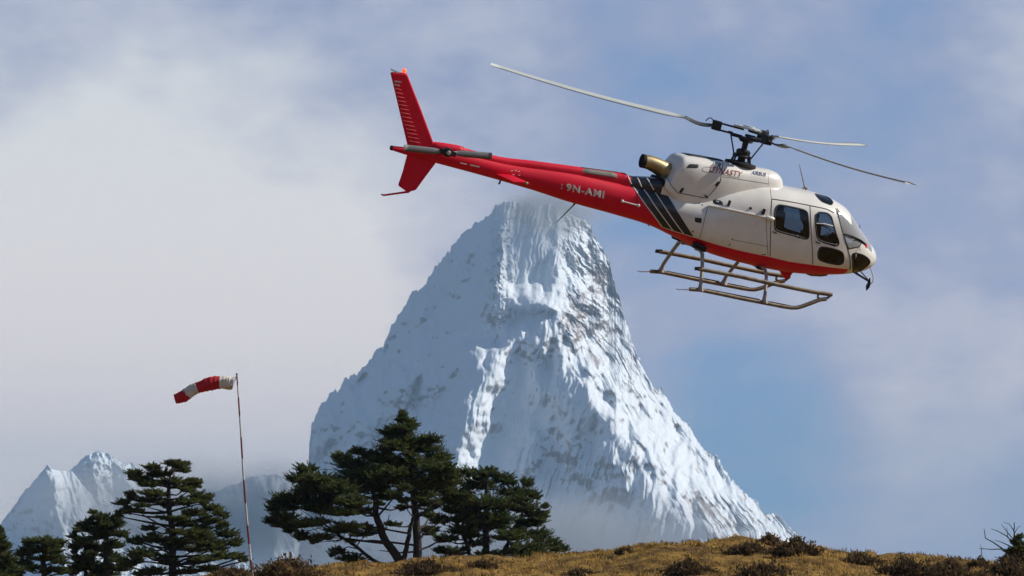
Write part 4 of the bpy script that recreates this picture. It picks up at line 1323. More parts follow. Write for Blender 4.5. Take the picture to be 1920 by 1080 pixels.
# horizontal stabiliser, tip to tip
def wing(p_te_root, p_le_root, p_te_tip, p_le_tip):
    v, f = [], []
    prof = [(0, 0), (0.25, 0.045), (0.6, 0.07), (0.88, 0.05), (1, 0), (0.88, -0.05), (0.6, -0.06), (0.25, -0.03)]
    st = []
    for s in (-1, 1):
        for te, le in ((p_te_tip, p_le_tip), (p_te_root, p_le_root)):
            te2, le2 = te.copy(), le.copy()
            te2[1] *= -s; le2[1] *= -s
            st.append((te2, le2))
    st = [st[2], st[3], st[1], st[0]]
    k = len(prof)
    for te, le in st:
        c = np.linalg.norm(le - te)
        for a, b in prof: v.append(te + (le - te) * a + np.array([0, 0, 1.0]) * b * c)
    for i in range(3):
        for j in range(k): f.append((i * k + j, i * k + (j + 1) % k, (i + 1) * k + (j + 1) % k, (i + 1) * k + j))
    f.append(tuple(range(k))); f.append(tuple(3 * k + j for j in range(k - 1, -1, -1)))
    return mesh_obj('horizontal_stabilizer', v, f, M_red, heli, smooth=True)
te_t, le_t = H(965, 341.5, -1.26), H(998.5, 346, -1.26)
te_r, le_r = te_t.copy(), le_t.copy(); te_r[1] = le_r[1] = -0.1
stab = wing(te_r, le_r, te_t, le_t)
stab.data.set_sharp_from_angle(angle=math.radians(35))
mb = MB(); mb.ball(le_t + np.array([-0.13, -0.01, 0]), 0.028, 6); mb.build('green_navigation_light', mat('green_lens', (0.25, 0.55, 0.15), 0.3, var=0.1), stab, True)
for k, (a, b) in enumerate([(958, 321), (965, 319.5), (971, 322), (961, 327), (972, 329)]):
    ribbon('stabilizer_placard', hull, [(a, b), (a + 3.5, b - 1 + 2 * (k % 2))], 0.018, M_text, stab, 0.004)
trot = empty('tail_rotor'); trot.parent = heli
tc_ = H(840, 286, -0.36)
mb = MB(); mb.tube([tc_ + np.array([0, 0.30, 0]), tc_ + np.array([0, -0.02, 0])], 0.045, 12); mb.build('rotor_shaft', M_dark, trot, True)
mb = MB(); mb.tube([tc_ + np.array([0, 0.06, 0]), tc_ + np.array([0, -0.05, 0])], [0.10, 0.085], 14)
mb.box(tc_, (0.17, 0, -0.008), (0, 0.03, 0), (0.003, 0, 0.05)); mb.build('rotor_hub', M_dark, trot, bevel=0.006)
mb = MB(); mb.tube([tc_ + np.array([0, -0.04, 0]), tc_ + np.array([0, -0.09, 0])], [0.05, 0.03], 12); mb.build('hub_nut', M_alu, trot, True)
for (tx, ty) in ((927, 293), (757, 277)):
    p = H(tx, ty, -0.36)
    e = (p - tc_) / np.linalg.norm(p - tc_) * 0.93
    up = np.array([0, 1.0, 0]); ch = np.cross(e / 0.93, up)
    if ch[2] < 0: ch = -ch
    v, f = [], []
    prof = [(-0.5, 0.0), (-0.1, 0.10), (0.3, 0.12), (0.5, 0.0), (0.3, -0.12), (-0.1, -0.10)]
    for i in range(9):
        s = i / 8; r = 0.13 + 0.87 * s; c = 0.135 * (0.5 + 0.5 * min(1, s * 5)); tw = 0.25
        for a, b in prof: v.append(tc_ + e * r + (ch * math.cos(tw) + up * math.sin(tw)) * a * c + (up * math.cos(tw) - ch * math.sin(tw)) * b * c)
    for i in range(8):
        for j in range(6): f.append((i * 6 + j, i * 6 + (j + 1) % 6, (i + 1) * 6 + (j + 1) % 6, (i + 1) * 6 + j))
    f.append(tuple(range(6))); f.append(tuple(48 + j for j in range(5, -1, -1)))
    mesh_obj('tail_blade', v, f, M_tblade, trot)
# handle, antennas
hp0, hp1 = on_hull(hull, 1166, 377, 0.035)[0], on_hull(hull, 1196.5, 385, 0.035)[0]
mb = MB(); mb.tube([hp0, hp0 * 0.5 + hp1 * 0.5 + np.array([0, -0.02, 0]), hp1], 0.014, 8); mb.ball(hp0, 0.035, 6); mb.ball(hp1, 0.035, 6); mb.build('grab_handle', M_pin, boom, True)
mb = MB(); mb.tube([H(1080, 379, 0), H(1074, 386, 0), H(1044, 416.5, 0)], [0.03, 0.014, 0.008], 8); mb.build('whip_antenna', M_dark, boom, True)
mb = MB(); mb.tube([H(939, 336, 0), H(936.5, 344, 0), H(934, 345, 0)], [0.02, 0.02, 0.012], 8); mb.build('belly_fitting', M_dark, boom, True)
mb = MB(); mb.tube([H(1217, 418, 0), H(1216, 424, 0)], [0.02, 0.012], 8); mb.build('belly_fitting', M_dark, boom, True)
mb = MB(); mb.tube([H(1512, 356, 0.1), H(1508, 349, 0.1), H(1498.5, 308.5, 0.1)], [0.03, 0.014, 0.006], 8); mb.tube([H(1505, 354, 0.1), H(1509, 350.5, 0.1), H(1514, 353, 0.1)], [0.015, 0.03, 0.02], 8, flat=0.7); mb.build('roof_antenna', M_skid, fus, True)

# ---- landing gear: each skid with its step bar, legs in pairs
YS = 1.09
nsk = [(1293, 542.2), (1313, 543.5), (1350, 551), (1390, 559.5), (1434, 568), (1470, 575), (1482, 576.8), (1493, 577), (1504, 574.5), (1520, 568.5), (1537, 562), (1549, 560.5)]
sk = [H(a, b, -YS) for a, b in nsk]
step_bar = [H(a, b, -YS) for a, b in [(1309, 504), (1340, 509.5), (1390, 519), (1435, 529), (1485, 539.5), (1525, 547.5), (1560, 552.5)]]
mir = lambda P: [np.array([p[0], -p[1], p[2]]) for p in P]
gear = empty('landing_gear'); gear.parent = heli
for fl in (lambda P: list(P), mir):
    MB().tube(fl(sk), 0.042, 10).build('skid', M_skid, gear, True)
    MB().tube(fl([H(a, b, -YS) for a, b in [(1267, 541.5), (1272, 543), (1294, 543)]]), [0.006, 0.012, 0.012], 6).build('skid_spring', M_pin, gear, True)
    MB().tube(fl(step_bar), 0.034, 10, flat=1.3).build('step_bar', M_skid, gear, True)
    MB().tube(fl([H(a, b, -YS) for a, b in [(1538, 561.5), (1533, 557), (1535, 550)]]), [0.03, 0.022, 0.03], 8).build('step_strut', M_skid, gear, True)
    MB().tube(fl([H(a, b, -YS) for a, b in [(1545, 561), (1552, 558.5), (1559, 552.5)]]), 0.028, 8).build('step_strut', M_skid, gear, True)
    # black tread on the skid
    mb = MB(); mb.tube(fl([H(a, b - 3.5, -YS) for a, b in [(1324, 546), (1380, 557), (1424, 565.5)]]), 0.018, 6); mb.build('tread_strip', M_black, gear)
    mb = MB(); mb.tube(fl([H(a, b - 3.5, -YS) for a, b in [(1442, 569.5), (1465, 574), (1482, 577.5)]]), 0.018, 6); mb.build('tread_strip', M_black, gear)
    # legs
    MB().tube(fl([H(1305, 466, -0.35), H(1313, 468, -0.55), H(1316.5, 476, -0.66), H(1317, 492, -0.80), H(1316, 510, -0.93), H(1314.5, 528, -1.05), H(1313, 542, -YS)]), [0.04, 0.045, 0.04, 0.038, 0.036, 0.036, 0.05], 12).build('leg', M_leg, gear, True)
    MB().tube(fl([H(1312.5, 544, -YS), H(1313.5, 538, -YS), H(1314.5, 531, -YS + 0.03)]), [0.13, 0.075, 0.045], 12, flat=0.5).build('skid_shoe', M_leg, gear, True)
    MB().tube(fl([H(1422, 501.5, -0.45), H(1430, 501.5, -0.58), H(1435, 507, -0.68), H(1436.8, 519, -0.80), H(1436, 535, -0.93), H(1434.5, 551, -1.05), H(1433, 565, -YS)]), [0.035, 0.04, 0.036, 0.036, 0.034, 0.034, 0.05], 12).build('leg', M_leg, gear, True)
    MB().tube(fl([H(1432.5, 567, -YS), H(1433.5, 561, -YS), H(1434.5, 554, -YS + 0.03)]), [0.13, 0.075, 0.045], 12, flat=0.5).build('skid_shoe', M_leg, gear, True)
    MB().box(fl([H(1311, 463, -0.56)])[0], (0.13, 0, -0.02), (0, 0.12, 0), (0, 0, 0.06)).build('leg_fairing', M_soot, gear, bevel=0.03)
    MB().box(fl([H(1426, 503, -0.5)])[0], (0.07, 0, 0), (0, 0.08, 0), (0, 0, 0.03)).build('leg_fairing', M_soot, gear, bevel=0.012)
    MB().box(fl([H(1309, 503.5, -YS)])[0], (0.07, 0, 0.015), (0, 0.03, 0), (0, 0, 0.035)).build('step_clamp', M_dark, gear, bevel=0.01)
for a, b in ((1310, 466), (1426, 502)):
    p = H(a, b, -0.4)
    MB().tube([p, np.array([p[0], 0, p[2] + 0.02]), np.array([p[0], -p[1], p[2]])], 0.045, 10).build('cross_tube', M_skid, gear, True)
# belly details
mb = MB(); mb.add([H(1465, 509, -0.1), H(1487, 511, -0.1), H(1481, 519, -0.1), H(1475, 524, -0.1), H(1471, 520, -0.1)] + [H(1465, 509, -0.1) + np.array([0, 0.12, 0]), H(1487, 511, -0.1) + np.array([0, 0.12, 0]), H(1481, 519, -0.1) + np.array([0, 0.12, 0]), H(1475, 524, -0.1) + np.array([0, 0.12, 0]), H(1471, 520, -0.1) + np.array([0, 0.12, 0])],
               [(0, 1, 2, 3, 4), (9, 8, 7, 6, 5), (0, 5, 6, 1), (1, 6, 7, 2), (2, 7, 8, 3), (3, 8, 9, 4), (4, 9, 5, 0)])
mb.build('belly_bracket', M_red, heli)
mb = MB(); mb.tube([H(1512, 513.5, -0.2), H(1520, 515, -0.2), H(1540, 516, -0.2), H(1551, 516, -0.2)], [0.02, 0.05, 0.05, 0.02], 10, flat=0.6); mb.build('landing_light', M_panel, fus, True)
# nose mirror on its struts
nm_ = empty('sling_mirror'); nm_.parent = heli
YM = -0.1
for pts in ([(1605, 511), (1627, 525)], [(1601, 511), (1630, 529)], [(1613, 508), (1629, 526)], [(1620, 472), (1629, 490), (1637.5, 519), (1637, 528), (1632, 533)]):
    mb = MB(); mb.tube([H(a, b, YM) for a, b in pts], 0.013, 6); mb.build('mirror_strut', M_dark if pts[0][0] != 1620 else M_pin, nm_, True)
mb = MB(); mb.tube([H(1631, 521, YM), H(1629.5, 531, YM), H(1627, 537, YM), H(1624.5, 544.5, YM)], [0.02, 0.06, 0.075, 0.02], 12, flat=0.45); mb.build('mirror_head', M_dark, nm_, True)
# red streamer and wiper on the nose
plate('red_marker', hull, [(1621.5, 458), (1626, 457), (1626, 463), (1623.5, 467.5)], M_red, fus, 0.01)
ribbon('windscreen_wiper', hull, [(1604, 446), (1612, 450), (1622, 458)], 0.02, M_black, fus, 0.03)
mb = MB(); mb.tube([H(1611, 437, 0.2), H(1612.5, 421, 0.2)], [0.012, 0.006], 6); mb.build('nose_antenna', M_dark, fus, True)

# ---- lettering
def lettering(text, body, p0, p1, height_px, m, parent, name, slant=0.0, bold=0.0, space=1.0):
    cu = bpy.data.curves.new(name, 'FONT'); cu.body = text; cu.size = 1.0; cu.offset = bold; cu.space_character = space; cu.shear = slant
    cu.resolution_u = 2
    ob = bpy.data.objects.new('tmp', cu); COL.objects.link(ob)
    dg = bpy.context.evaluated_depsgraph_get(); dg.update()
    me = bpy.data.meshes.new_from_object(ob.evaluated_get(dg))
    co = np.array([v.co[:] for v in me.vertices]); fcs = [tuple(p.vertices) for p in me.polygons]
    bpy.data.objects.remove(ob)
    co[:, 0] -= co[:, 0].min(); co[:, 0] /= co[:, 0].max()
    co[:, 1] -= min(0, co[:, 1].min()) ; co[:, 1] /= co[:, 1].max()
    a, b = np.array(p0, float), np.array(p1, float)
    perp = np.array([0.11, -1.0])           # up on the body as the photograph shows it
    P, N = body.cast_many(np.array([a + (b - a) * x + perp * y * height_px for x, y, _ in co]))
    v = P + N * 0.007
    return mesh_obj(name, v, fcs, m, parent, smooth=False)


lettering('9N-AMI', hull, (1061, 357.5), (1132, 372.5), 14.2, M_text, boom, 'registration', 0.0, 0.03, 1.15)
lettering(':', hull, (1051.5, 354), (1054, 354.6), 9, M_text, boom, 'registration_mark', 0, 0.03)
lettering('DYNASTY', cowl, (1329, 322.5), (1392, 332.5), 10.5, M_logo_red, cw, 'logo_lettering', 0.25, 0.012)
lettering('AIR', cowl, (1330, 313), (1351, 316), 9.5, M_logo_dark, cw, 'logo_lettering', 0.25, 0.015)
lettering('AIRBUS', cowl, (1408.5, 326.5), (1436, 331.5), 6.8, M_logo_blue, cw, 'maker_lettering', 0.2, 0.03)
ribbon('logo_swirl', cowl, [(1331, 314), (1322, 313), (1317, 317), (1320, 321), (1330, 323), (1342, 324)], 0.014, M_logo_grey, cw, 0.004)
ribbon('logo_swirl', cowl, [(1350, 325), (1362, 329), (1388, 333.5)], 0.012, M_logo_grey, cw, 0.004)
ribbon('warning_text', hull, [(863, 305.5), (869, 307), (875, 308.5)], 0.022, M_text, boom, 0.004)
ribbon('warning_text', hull, [(881, 309.5), (890, 311.5), (899, 313.5)], 0.03, M_logo_grey, boom, 0.004)
for a, b, w in ((739.5, 151, 13), (739.5, 157.5, 10)):
    MB().prism([H(a, b, -0.048), H(a + w, b + 1.5, -0.048), H(a + w, b + 4.5, -0.048), H(a, b + 3, -0.048)], (0, 1, 0), 0.004).build('fin_placard', M_logo_grey, vf)

# ---- cabin fittings seen through the glass
def seat(px, py, y, w, name='seat'):
    c = H(px, py, y)
    t = empty(name); t.parent = heli; t.location = c
    b = MB()
    for pts, wd, th in (([(0.25, 0.0), (-0.2, -0.04)], w, 0.07), ([(-0.2, -0.02), (-0.30, 0.35), (-0.34, 0.62)], w, 0.06)):
        P2 = [np.array([a, 0, z]) for a, z in pts]
        for a, b2 in zip(P2[:-1], P2[1:]):
            e = (b2 - a); L = np.linalg.norm(e); e /= L
            n2 = np.array([-e[2], 0, e[0]])
            b.box((a + b2) / 2, e * L / 2, (0, wd / 2, 0), n2 * th)
    b.build('cushion', M_seat, t, bevel=0.03)
    MB().box((-0.35, 0, 0.70), (0.04, 0, 0.0), (0, 0.12, 0), (0.0, 0, 0.08)).build('headrest', M_seat, t, bevel=0.03)
    return t
for y in (-0.42, 0.42): seat(1541, 474, y, 0.5, 'pilot_seat')
for y in (-0.55, -0.18, 0.18, 0.55): seat(1476, 456, y, 0.36, 'passenger_seat')
mb = MB(); c = H(1590, 474, 0); mb.box(c, (0.14, 0, 0.03), (0, 0.42, 0), (-0.05, 0, 0.14)); mb.build('instrument_panel', M_lining, heli, bevel=0.03)
xf0, xf1 = H(1436, 470, 0)[0], H(1560, 490, 0)[0]
zf = float(max(hull.frame(np.array([xf0, xf1]))[1])) + 0.16
MB().box(((xf0 + xf1) / 2, 0, zf), ((xf1 - xf0) / 2, 0, 0), (0, 0.62, 0), (0, 0, 0.02)).build('cabin_floor', M_lining, heli)
c = H(1432, 430, 0); MB().box(c, (0.02, 0, 0), (0, 0.74, 0), (0, 0, 0.46)).build('rear_bulkhead', M_lining, heli)
c = H(1512, 425, 0); MB().tube([(c[0], 0.0, zf), (c[0] - 0.05, 0.0, c[2] + 0.45)], 0.035, 8).build('cabin_pillar', M_lining, heli)

# ------------------------------------------------------------------ windsock on its pole
def px_points(pts, dist): return [at(a, b, dist) for a, b in pts]


WD = 126.0
_w = at(473, 1082, WD)
ws = empty('windsock', (_w[0], _w[1], float(ground_z(_w[0], _w[1]))))
ws['label'] = 'red and white windsock blowing left from its tall banded pole'; ws['category'] = 'windsock'
W0 = np.array(ws.location)
M_pole_w = mat('pole_white_paint', (0.62, 0.58, 0.55), 0.55, var=0.35, vscale=9)
M_pole_r = mat('pole_red_paint', (0.22, 0.035, 0.03), 0.6, var=0.5, vscale=8)
M_sock_r = mat('sock_red_cloth', (0.55, 0.012, 0.02), 0.85, var=0.25, vscale=3, bump=0.3, bscale=6)
M_sock_w = mat('sock_white_cloth', (0.72, 0.64, 0.54), 0.85, var=0.2, vscale=4, bump=0.3, bscale=6)
pl = smooth_poly([(444, 702), (447, 745), (452, 820), (457, 900), (464, 985), (470, 1050), (474, 1090)], 48)
pl = [at(a, b, WD) - W0 for a, b in pl]
_f = pl[-1] + W0
if float(ground_z(_f[0], _f[1])) - 0.2 < _f[2]:
    pl.append(np.array([_f[0] + 0.02, _f[1], float(ground_z(_f[0], _f[1])) - 0.2]) - W0)
k = len(pl) - 1
for i in range(k):
    r0, r1 = 0.021 + 0.017 * i / k, 0.021 + 0.017 * (i + 1) / k
    if i % 4 == 0:
        seg = MB(); j = min(i + 4, k)
        seg.tube(pl[i:j + 1], [0.021 + 0.017 * q / k for q in range(i, j + 1)], 10)
        seg.build('pole_band', M_pole_r if (i // 4) % 2 == 0 else M_pole_w, ws, True)
sc_line = [(436, 718.5), (428, 718), (420, 717.5), (407, 718), (394, 719.5), (378, 724), (366, 728.5), (356, 735), (346, 742.5), (337, 745.5), (328, 748)]
sr = [10.5, 12, 11.8, 11.8, 12, 10.6, 10.5, 10.5, 10.8, 10, 9]
cl = smooth_poly(sc_line, 60); rr = np.interp(np.linspace(0, 1, len(cl)), np.linspace(0, 1, len(sr)), sr) / FPX * WD
cl3 = [at(a, b, WD) - W0 for a, b in cl]
nb = len(cl3)
rs = np.random.default_rng(5)
for (a, b), m in zip([(0, 0.27), (0.27, 0.57), (0.57, 0.76), (0.76, 1.0)], [M_sock_w, M_sock_r, M_sock_w, M_sock_r]):
    i0, i1 = int(a * (nb - 1)), int(round(b * (nb - 1)))
    mb = MB(); mb.tube(cl3[i0:i1 + 1], [r * (1 + 0.05 * math.sin(q * 1.7)) for q, r in enumerate(rr[i0:i1 + 1], i0)], 22, cap=False)
    V = np.array(mb.v)
    for q in range(len(V)):       # flutter creases run along the cloth
        row, colm = divmod(q, 22)
        c = cl3[i0 + row]
        V[q] = c + (V[q] - c) * (1 + 0.10 * math.sin(colm * 1.43 + (i0 + row) * 0.22) + 0.05 * math.sin(colm * 2.6 + (i0 + row) * 0.5))
    mb.v = [tuple(p) for p in V]
    o = mb.build('sock_band', m, ws, True)
    o.data.set_sharp_from_angle(angle=math.radians(180))
    o.modifiers.new('cloth', 'SOLIDIFY').thickness = 0.006
hoop = []
e = cl3[1] - cl3[0]; e /= np.linalg.norm(e)
a_ = np.cross(e, [0, 0, 1.0]); a_ /= np.linalg.norm(a_); b_ = np.cross(e, a_)
hoop = [cl3[0] + (a_ * math.cos(t) + b_ * math.sin(t)) * rr[0] * 1.02 for t in np.linspace(0, 2 * math.pi, 21)]
MB().tube(hoop, 0.012, 6, cap=False).build('hoop', M_skid, ws, True)
ptop = at(443.5, 706, WD) - W0
for t in (0, 1.57, 3.14, 4.71):
    MB().tube([cl3[0] + (a_ * math.cos(t) + b_ * math.sin(t)) * rr[0], ptop], 0.005, 5).build('bridle_line', M_dark, ws)
MB().ball(at(444, 701.5, WD) - W0, 0.03, 6).build('swivel', M_dark, ws, True)

# ------------------------------------------------------------------ trees
M_bark = mat('conifer_bark', (0.032, 0.024, 0.019), 0.95, var=0.5, vscale=6, bump=0.8, bscale=14)
M_needle = tint_mat('conifer_needles', [(0.0, (0.020, 0.032, 0.016)), (0.40, (0.062, 0.088, 0.028)), (0.75, (0.135, 0.155, 0.042)), (1.0, (0.23, 0.20, 0.06))], 0.6, 0.42)


class Leaves:
    def __init__(self): self.p, self.d, self.s, self.l, self.t = [], [], [], [], []

    def add(self, p, d, s, l, t):
        self.p.append(p); self.d.append(d); self.s.append(s); self.l.append(l); self.t.append(t)

    def build(self, name, m, parent, w=0.19):
        p, d, s = (np.concatenate(q) for q in (self.p, self.d, self.s))
        l = np.concatenate(self.l)[:, None]; t = np.concatenate(self.t)
        v = np.stack([p, p + d * l * 0.45 + s * l * w, p + d * l, p + d * l * 0.45 - s * l * w], 1)
        f = np.arange(len(p) * 4).reshape(-1, 4)
        return mesh_obj(name, v.reshape(-1, 3), f, m, parent, smooth=False, tint=np.repeat(t, 4))


def unit(a): return a / (np.linalg.norm(a, axis=-1, keepdims=True) + 1e-9)


def conifer(label, dist, trunks, pads, seed, dens=1.0, depth=1.0, conv=None, group='conifers behind the crest', tone=0.0, limb_up=0.06, name='conifer_tree', extra=(), fill=0.9):
    rng = np.random.default_rng(seed)
    cv = conv or (lambda a, b: (a, b))
    k = dist / FPX
    T = [[(*cv(a, b), r) for a, b, r in tr] for tr in trunks]
    base = at(T[0][0][0], T[0][0][1], dist)
    base[2] = float(ground_z(base[0], base[1])) - 0.05
    root = empty(name, tuple(base)); tag(root, label, 'tree', group)
    wood = MB()
    tp3 = []
    for ti, tr in enumerate(T):
        ln = smooth_poly([(a, b) for a, b, r in tr], 20)
        rad = np.interp(np.linspace(0, 1, len(ln)), np.linspace(0, 1, len(tr)), [r for *_, r in tr])
        off = 0.0 if ti == 0 else rng.uniform(-0.5, 0.5)
        P = [at(a + rng.normal(0, 0.8), b, dist) - base + AX_F * off * i / len(ln) for i, (a, b) in enumerate(ln)]
        foot = P[0] + base
        gz = float(ground_z(foot[0], foot[1])) - 0.2
        if ti == 0 or foot[2] - gz < 2.5:                # the stem goes on down into the soil
            if foot[2] > gz:
                P = [np.array([foot[0], foot[1], gz]) - base] + P
                rad = np.concatenate([[rad[0] * 1.25], rad])
        wood.tube(P, [r * k for r in rad], 9)
        tp3 += [(p, r * k) for p, r in zip(P, rad)]
    TP = np.array([p for p, _ in tp3])
    lv = Leaves()
    allc = np.array([cv(a, b) for a, b, *_ in pads])
    s_ = cv(1, 0)[0] - cv(0, 0)[0]
    cx = np.mean([t[0] for tr in T for t in tr])
    more = []
    for (a, b, ra, rb) in pads:                    # looser sprays round the main ones close the crown
        if ra > 40 and rng.uniform() < fill:
            more.append((a + rng.uniform(-0.75, 0.75) * ra, b + rng.uniform(0.3, 1.6) * rb, ra * rng.uniform(0.35, 0.75), rb * rng.uniform(0.5, 0.8)))
    for (a, b, ra, rb) in list(pads) + more:
        px, py = cv(a, b)
        ra, rb = ra * s_, rb * s_
        reach = np.abs(px - cx)
        half = max(np.abs(allc[np.abs(allc[:, 1] - py) < 25][:, 0] - cx).max(), 12)
        dd = math.sqrt(max(0.0, 1 - min(1, reach / half) ** 2)) * half
        zoff = rng.uniform(-1, 1) * dd * 0.75 * depth
        C = at(px, py, dist) - base + AX_F * zoff * k
        R = np.array([ra * 1.04 * k, (0.6 * ra + 8) * k, rb * 1.6 * k])
        # limb from the trunk, a little lower than the spray it carries
        dist2 = np.linalg.norm((TP - C) * np.array([1, 1, 1.6]) + np.array([0, 0, (0.25 * reach) * k + 0.1]), axis=1)
        j = int(np.argmin(dist2))
        A = TP[j]
        if np.linalg.norm(C - A) > 0.25:
            mid = A * 0.5 + C * 0.5 + np.array([0, 0, -0.05 * np.linalg.norm(C - A) + rng.normal(0, 0.05)]) + rng.normal(0, 0.05, 3)
            r0 = min(tp3[j][1] * 0.45, 0.012 + 0.02 * np.linalg.norm(C - A))
            wood.tube([A, A * 0.72 + mid * 0.28 + rng.normal(0, 0.02, 3), mid, mid * 0.4 + C * 0.6, C + (C - A) * 0.15], [r0 * 1.2, r0, r0 * 0.75, r0 * 0.5, r0 * 0.2], 6)
        out = C - A; out[2] *= 0.3
        out = unit(out + np.array([1e-3, 0, 0]))
        nt_ = int(max(16, (0.20 * ra * rb + 1.2 * ra) * dens))
        # twigs
        q = rng.normal(size=(nt_, 3)); q = unit(q) * (rng.uniform(0.05, 1, (nt_, 1)) ** 0.32) * rng.uniform(0.85, 1.16, (nt_, 1))
        q[:, 2] = np.where(q[:, 2] < 0, q[:, 2] * 0.62, q[:, 2] * 0.8)
        end = C + q * R
        st = C + (end - C) * 0.25 - out * R[0] * 0.35 * rng.uniform(0.3, 1, (nt_, 1)) - np.array([0, 0, 1]) * R[2] * 0.3
        tw = end - st; tl = np.linalg.norm(tw, axis=1)
        for i in range(0, nt_, 5):
            wood.tube([st[i], (st[i] + end[i]) / 2 + np.array([0, 0, -0.02]), end[i]], [0.012, 0.009, 0.004], 3, cap=False)
        ns = 13
        tt = np.repeat(np.linspace(0.15, 1.0, ns)[None], nt_, 0) + rng.normal(0, 0.03, (nt_, ns))
        pos = st[:, None] + tw[:, None] * tt[..., None] + np.array([0, 0, 1]) * (0.10 * tl[:, None, None] * (tt[..., None] - 0.5) ** 2 * 2)
        td = unit(tw)[:, None]
        sd = unit(np.cross(td, np.array([0, 0, 1.0])))
        sgn = np.where((np.arange(ns) % 2 == 0)[None, :, None], 1.0, -1.0)
        for rep in range(2):
            dirs = unit(td * 0.75 + sd * sgn * rng.uniform(0.3, 1.1, (nt_, ns, 1)) + np.array([0, 0, 1]) * rng.uniform(0.0, 0.8, (nt_, ns, 1)) + rng.normal(0, 0.2, (nt_, ns, 3)))
            dirs[:, -1] = unit(td[:, 0] + np.array([0, 0, 0.5]))
            sv = unit(np.cross(dirs, rng.normal(0, 0.5, (nt_, ns, 3)) + np.array([0, 0, 1.0])))
            ln = (0.135 - 0.035 * tt) * rng.uniform(0.7, 1.35, (nt_, ns)) * (0.7 + 0.3 * k / 0.02)
            tv = np.clip(rng.normal(0.45 + tone, 0.17, (nt_, ns)) + 0.22 * (tt - 0.5) + rng.normal(0, 0.1, (nt_, 1)), 0, 1)
            lv.add(pos.reshape(-1, 3), dirs.reshape(-1, 3), sv.reshape(-1, 3), ln.ravel(), tv.ravel())
            sgn = -sgn
    for pts in extra:
        wood.tube([at(*cv(a, b), dist) - base + AX_F * rng.uniform(-0.3, 0.3) for a, b, r in pts], [r * k for a, b, r in pts], 6)
    wood.build('trunk', M_bark, root, True)
    lv.build('crown', M_needle, root)
    return root


zc = lambda a, b: (480 + a / 3.2, 750 + b / 3.2)
big_pads = [(878, 85, 30, 22), (900, 122, 62, 20), (935, 150, 60, 18), (880, 165, 92, 24), (850, 205, 120, 30), (790, 190, 60, 24), (1060, 232, 78, 28), (930, 245, 130, 34), (820, 275, 110, 30), (1000, 290, 150, 34),
            (615, 308, 52, 22), (690, 330, 80, 26), (500, 352, 76, 26), (570, 390, 130, 36), (760, 345, 130, 38), (1090, 350, 95, 34), (950, 375, 160, 42), (640, 440, 170, 40), (1100, 420, 90, 40), (800, 420, 150, 42),
            (295, 415, 80, 30), (250, 470, 80, 36), (380, 460, 110, 36), (330, 530, 130, 36), (150, 590, 90, 38), (260, 590, 120, 36), (105, 650, 62, 40), (95, 725, 66, 24), (190, 690, 90, 34), (200, 765, 80, 34), (265, 815, 70, 26),
            (420, 590, 140, 40), (520, 520, 130, 42), (600, 590, 120, 40), (450, 680, 150, 26), (560, 735, 110, 24), (345, 842, 60, 20), (330, 720, 110, 26), (700, 520, 130, 46), (620, 670, 90, 26), (860, 480, 120, 40), (980, 500, 100, 30), (880, 440, 150, 40),
            (480, 915, 62, 22), (555, 955, 90, 28), (640, 990, 50, 18), (600, 830, 70, 14), (870, 655, 42, 13), (820, 735, 60, 14), (420, 800, 80, 18), (700, 440, 120, 40), (450, 520, 110, 40), (1010, 560, 90, 24), (880, 590, 60, 14), (640, 760, 60, 12), (900, 530, 110, 30), (1040, 620, 80, 20), (780, 590, 90, 22), (1010, 690, 70, 16), (700, 790, 90, 14), (1020, 790, 60, 14), (540, 650, 120, 26), (360, 640, 120, 26), (500, 780, 110, 16), (1060, 480, 100, 34), (760, 460, 130, 38), (560, 470, 130, 38), (1150, 400, 84, 30), (1170, 465, 90, 32), (1130, 350, 60, 24), (1120, 540, 80, 28)]
big = conifer('broad multi-trunked conifer in front of the snow peak', 165.0,
        [[(965, 985, 9), (966, 850, 8), (960, 700, 7), (945, 580, 6), (930, 480, 5), (905, 300, 3.5), (890, 180, 2.4), (878, 65, 0.8)],
         [(872, 985, 9), (840, 930, 8.5), (780, 850, 7.5), (745, 760, 7), (722, 690, 6), (715, 600, 4.5), (690, 520, 3), (640, 430, 1.5)],
         [(885, 960, 5), (905, 870, 4.5), (925, 780, 4), (945, 700, 3)],
         [(860, 975, 5), (780, 990, 4), (700, 960, 3.4), (600, 880, 3), (500, 815, 2.4), (400, 740, 1.5)]],
        big_pads, 11, conv=zc, extra=[[(760, 860, 2.6), (640, 845, 2.2), (520, 830, 1.6), (440, 800, 0.8)], [(950, 870, 2.4), (820, 855, 2.2), (700, 840, 1.6), (600, 850, 0.8)], [(925, 800, 2.2), (800, 780, 1.8), (640, 750, 1.2), (540, 755, 0.6)],
                                   [(730, 700, 2.4), (790, 630, 1.8), (840, 570, 1.0)], [(950, 910, 2.2), (860, 915, 1.6), (740, 905, 0.8)], [(975, 900, 2.4), (1040, 880, 1.8), (1120, 830, 1.0)], [(970, 800, 2), (1060, 760, 1.4), (1130, 720, 0.8)], [(940, 650, 2.2), (870, 600, 1.6), (800, 570, 0.8)], [(955, 720, 2.2), (1030, 650, 1.6), (1090, 590, 0.8)], [(780, 760, 1.2), (800, 690, 0.7)]])
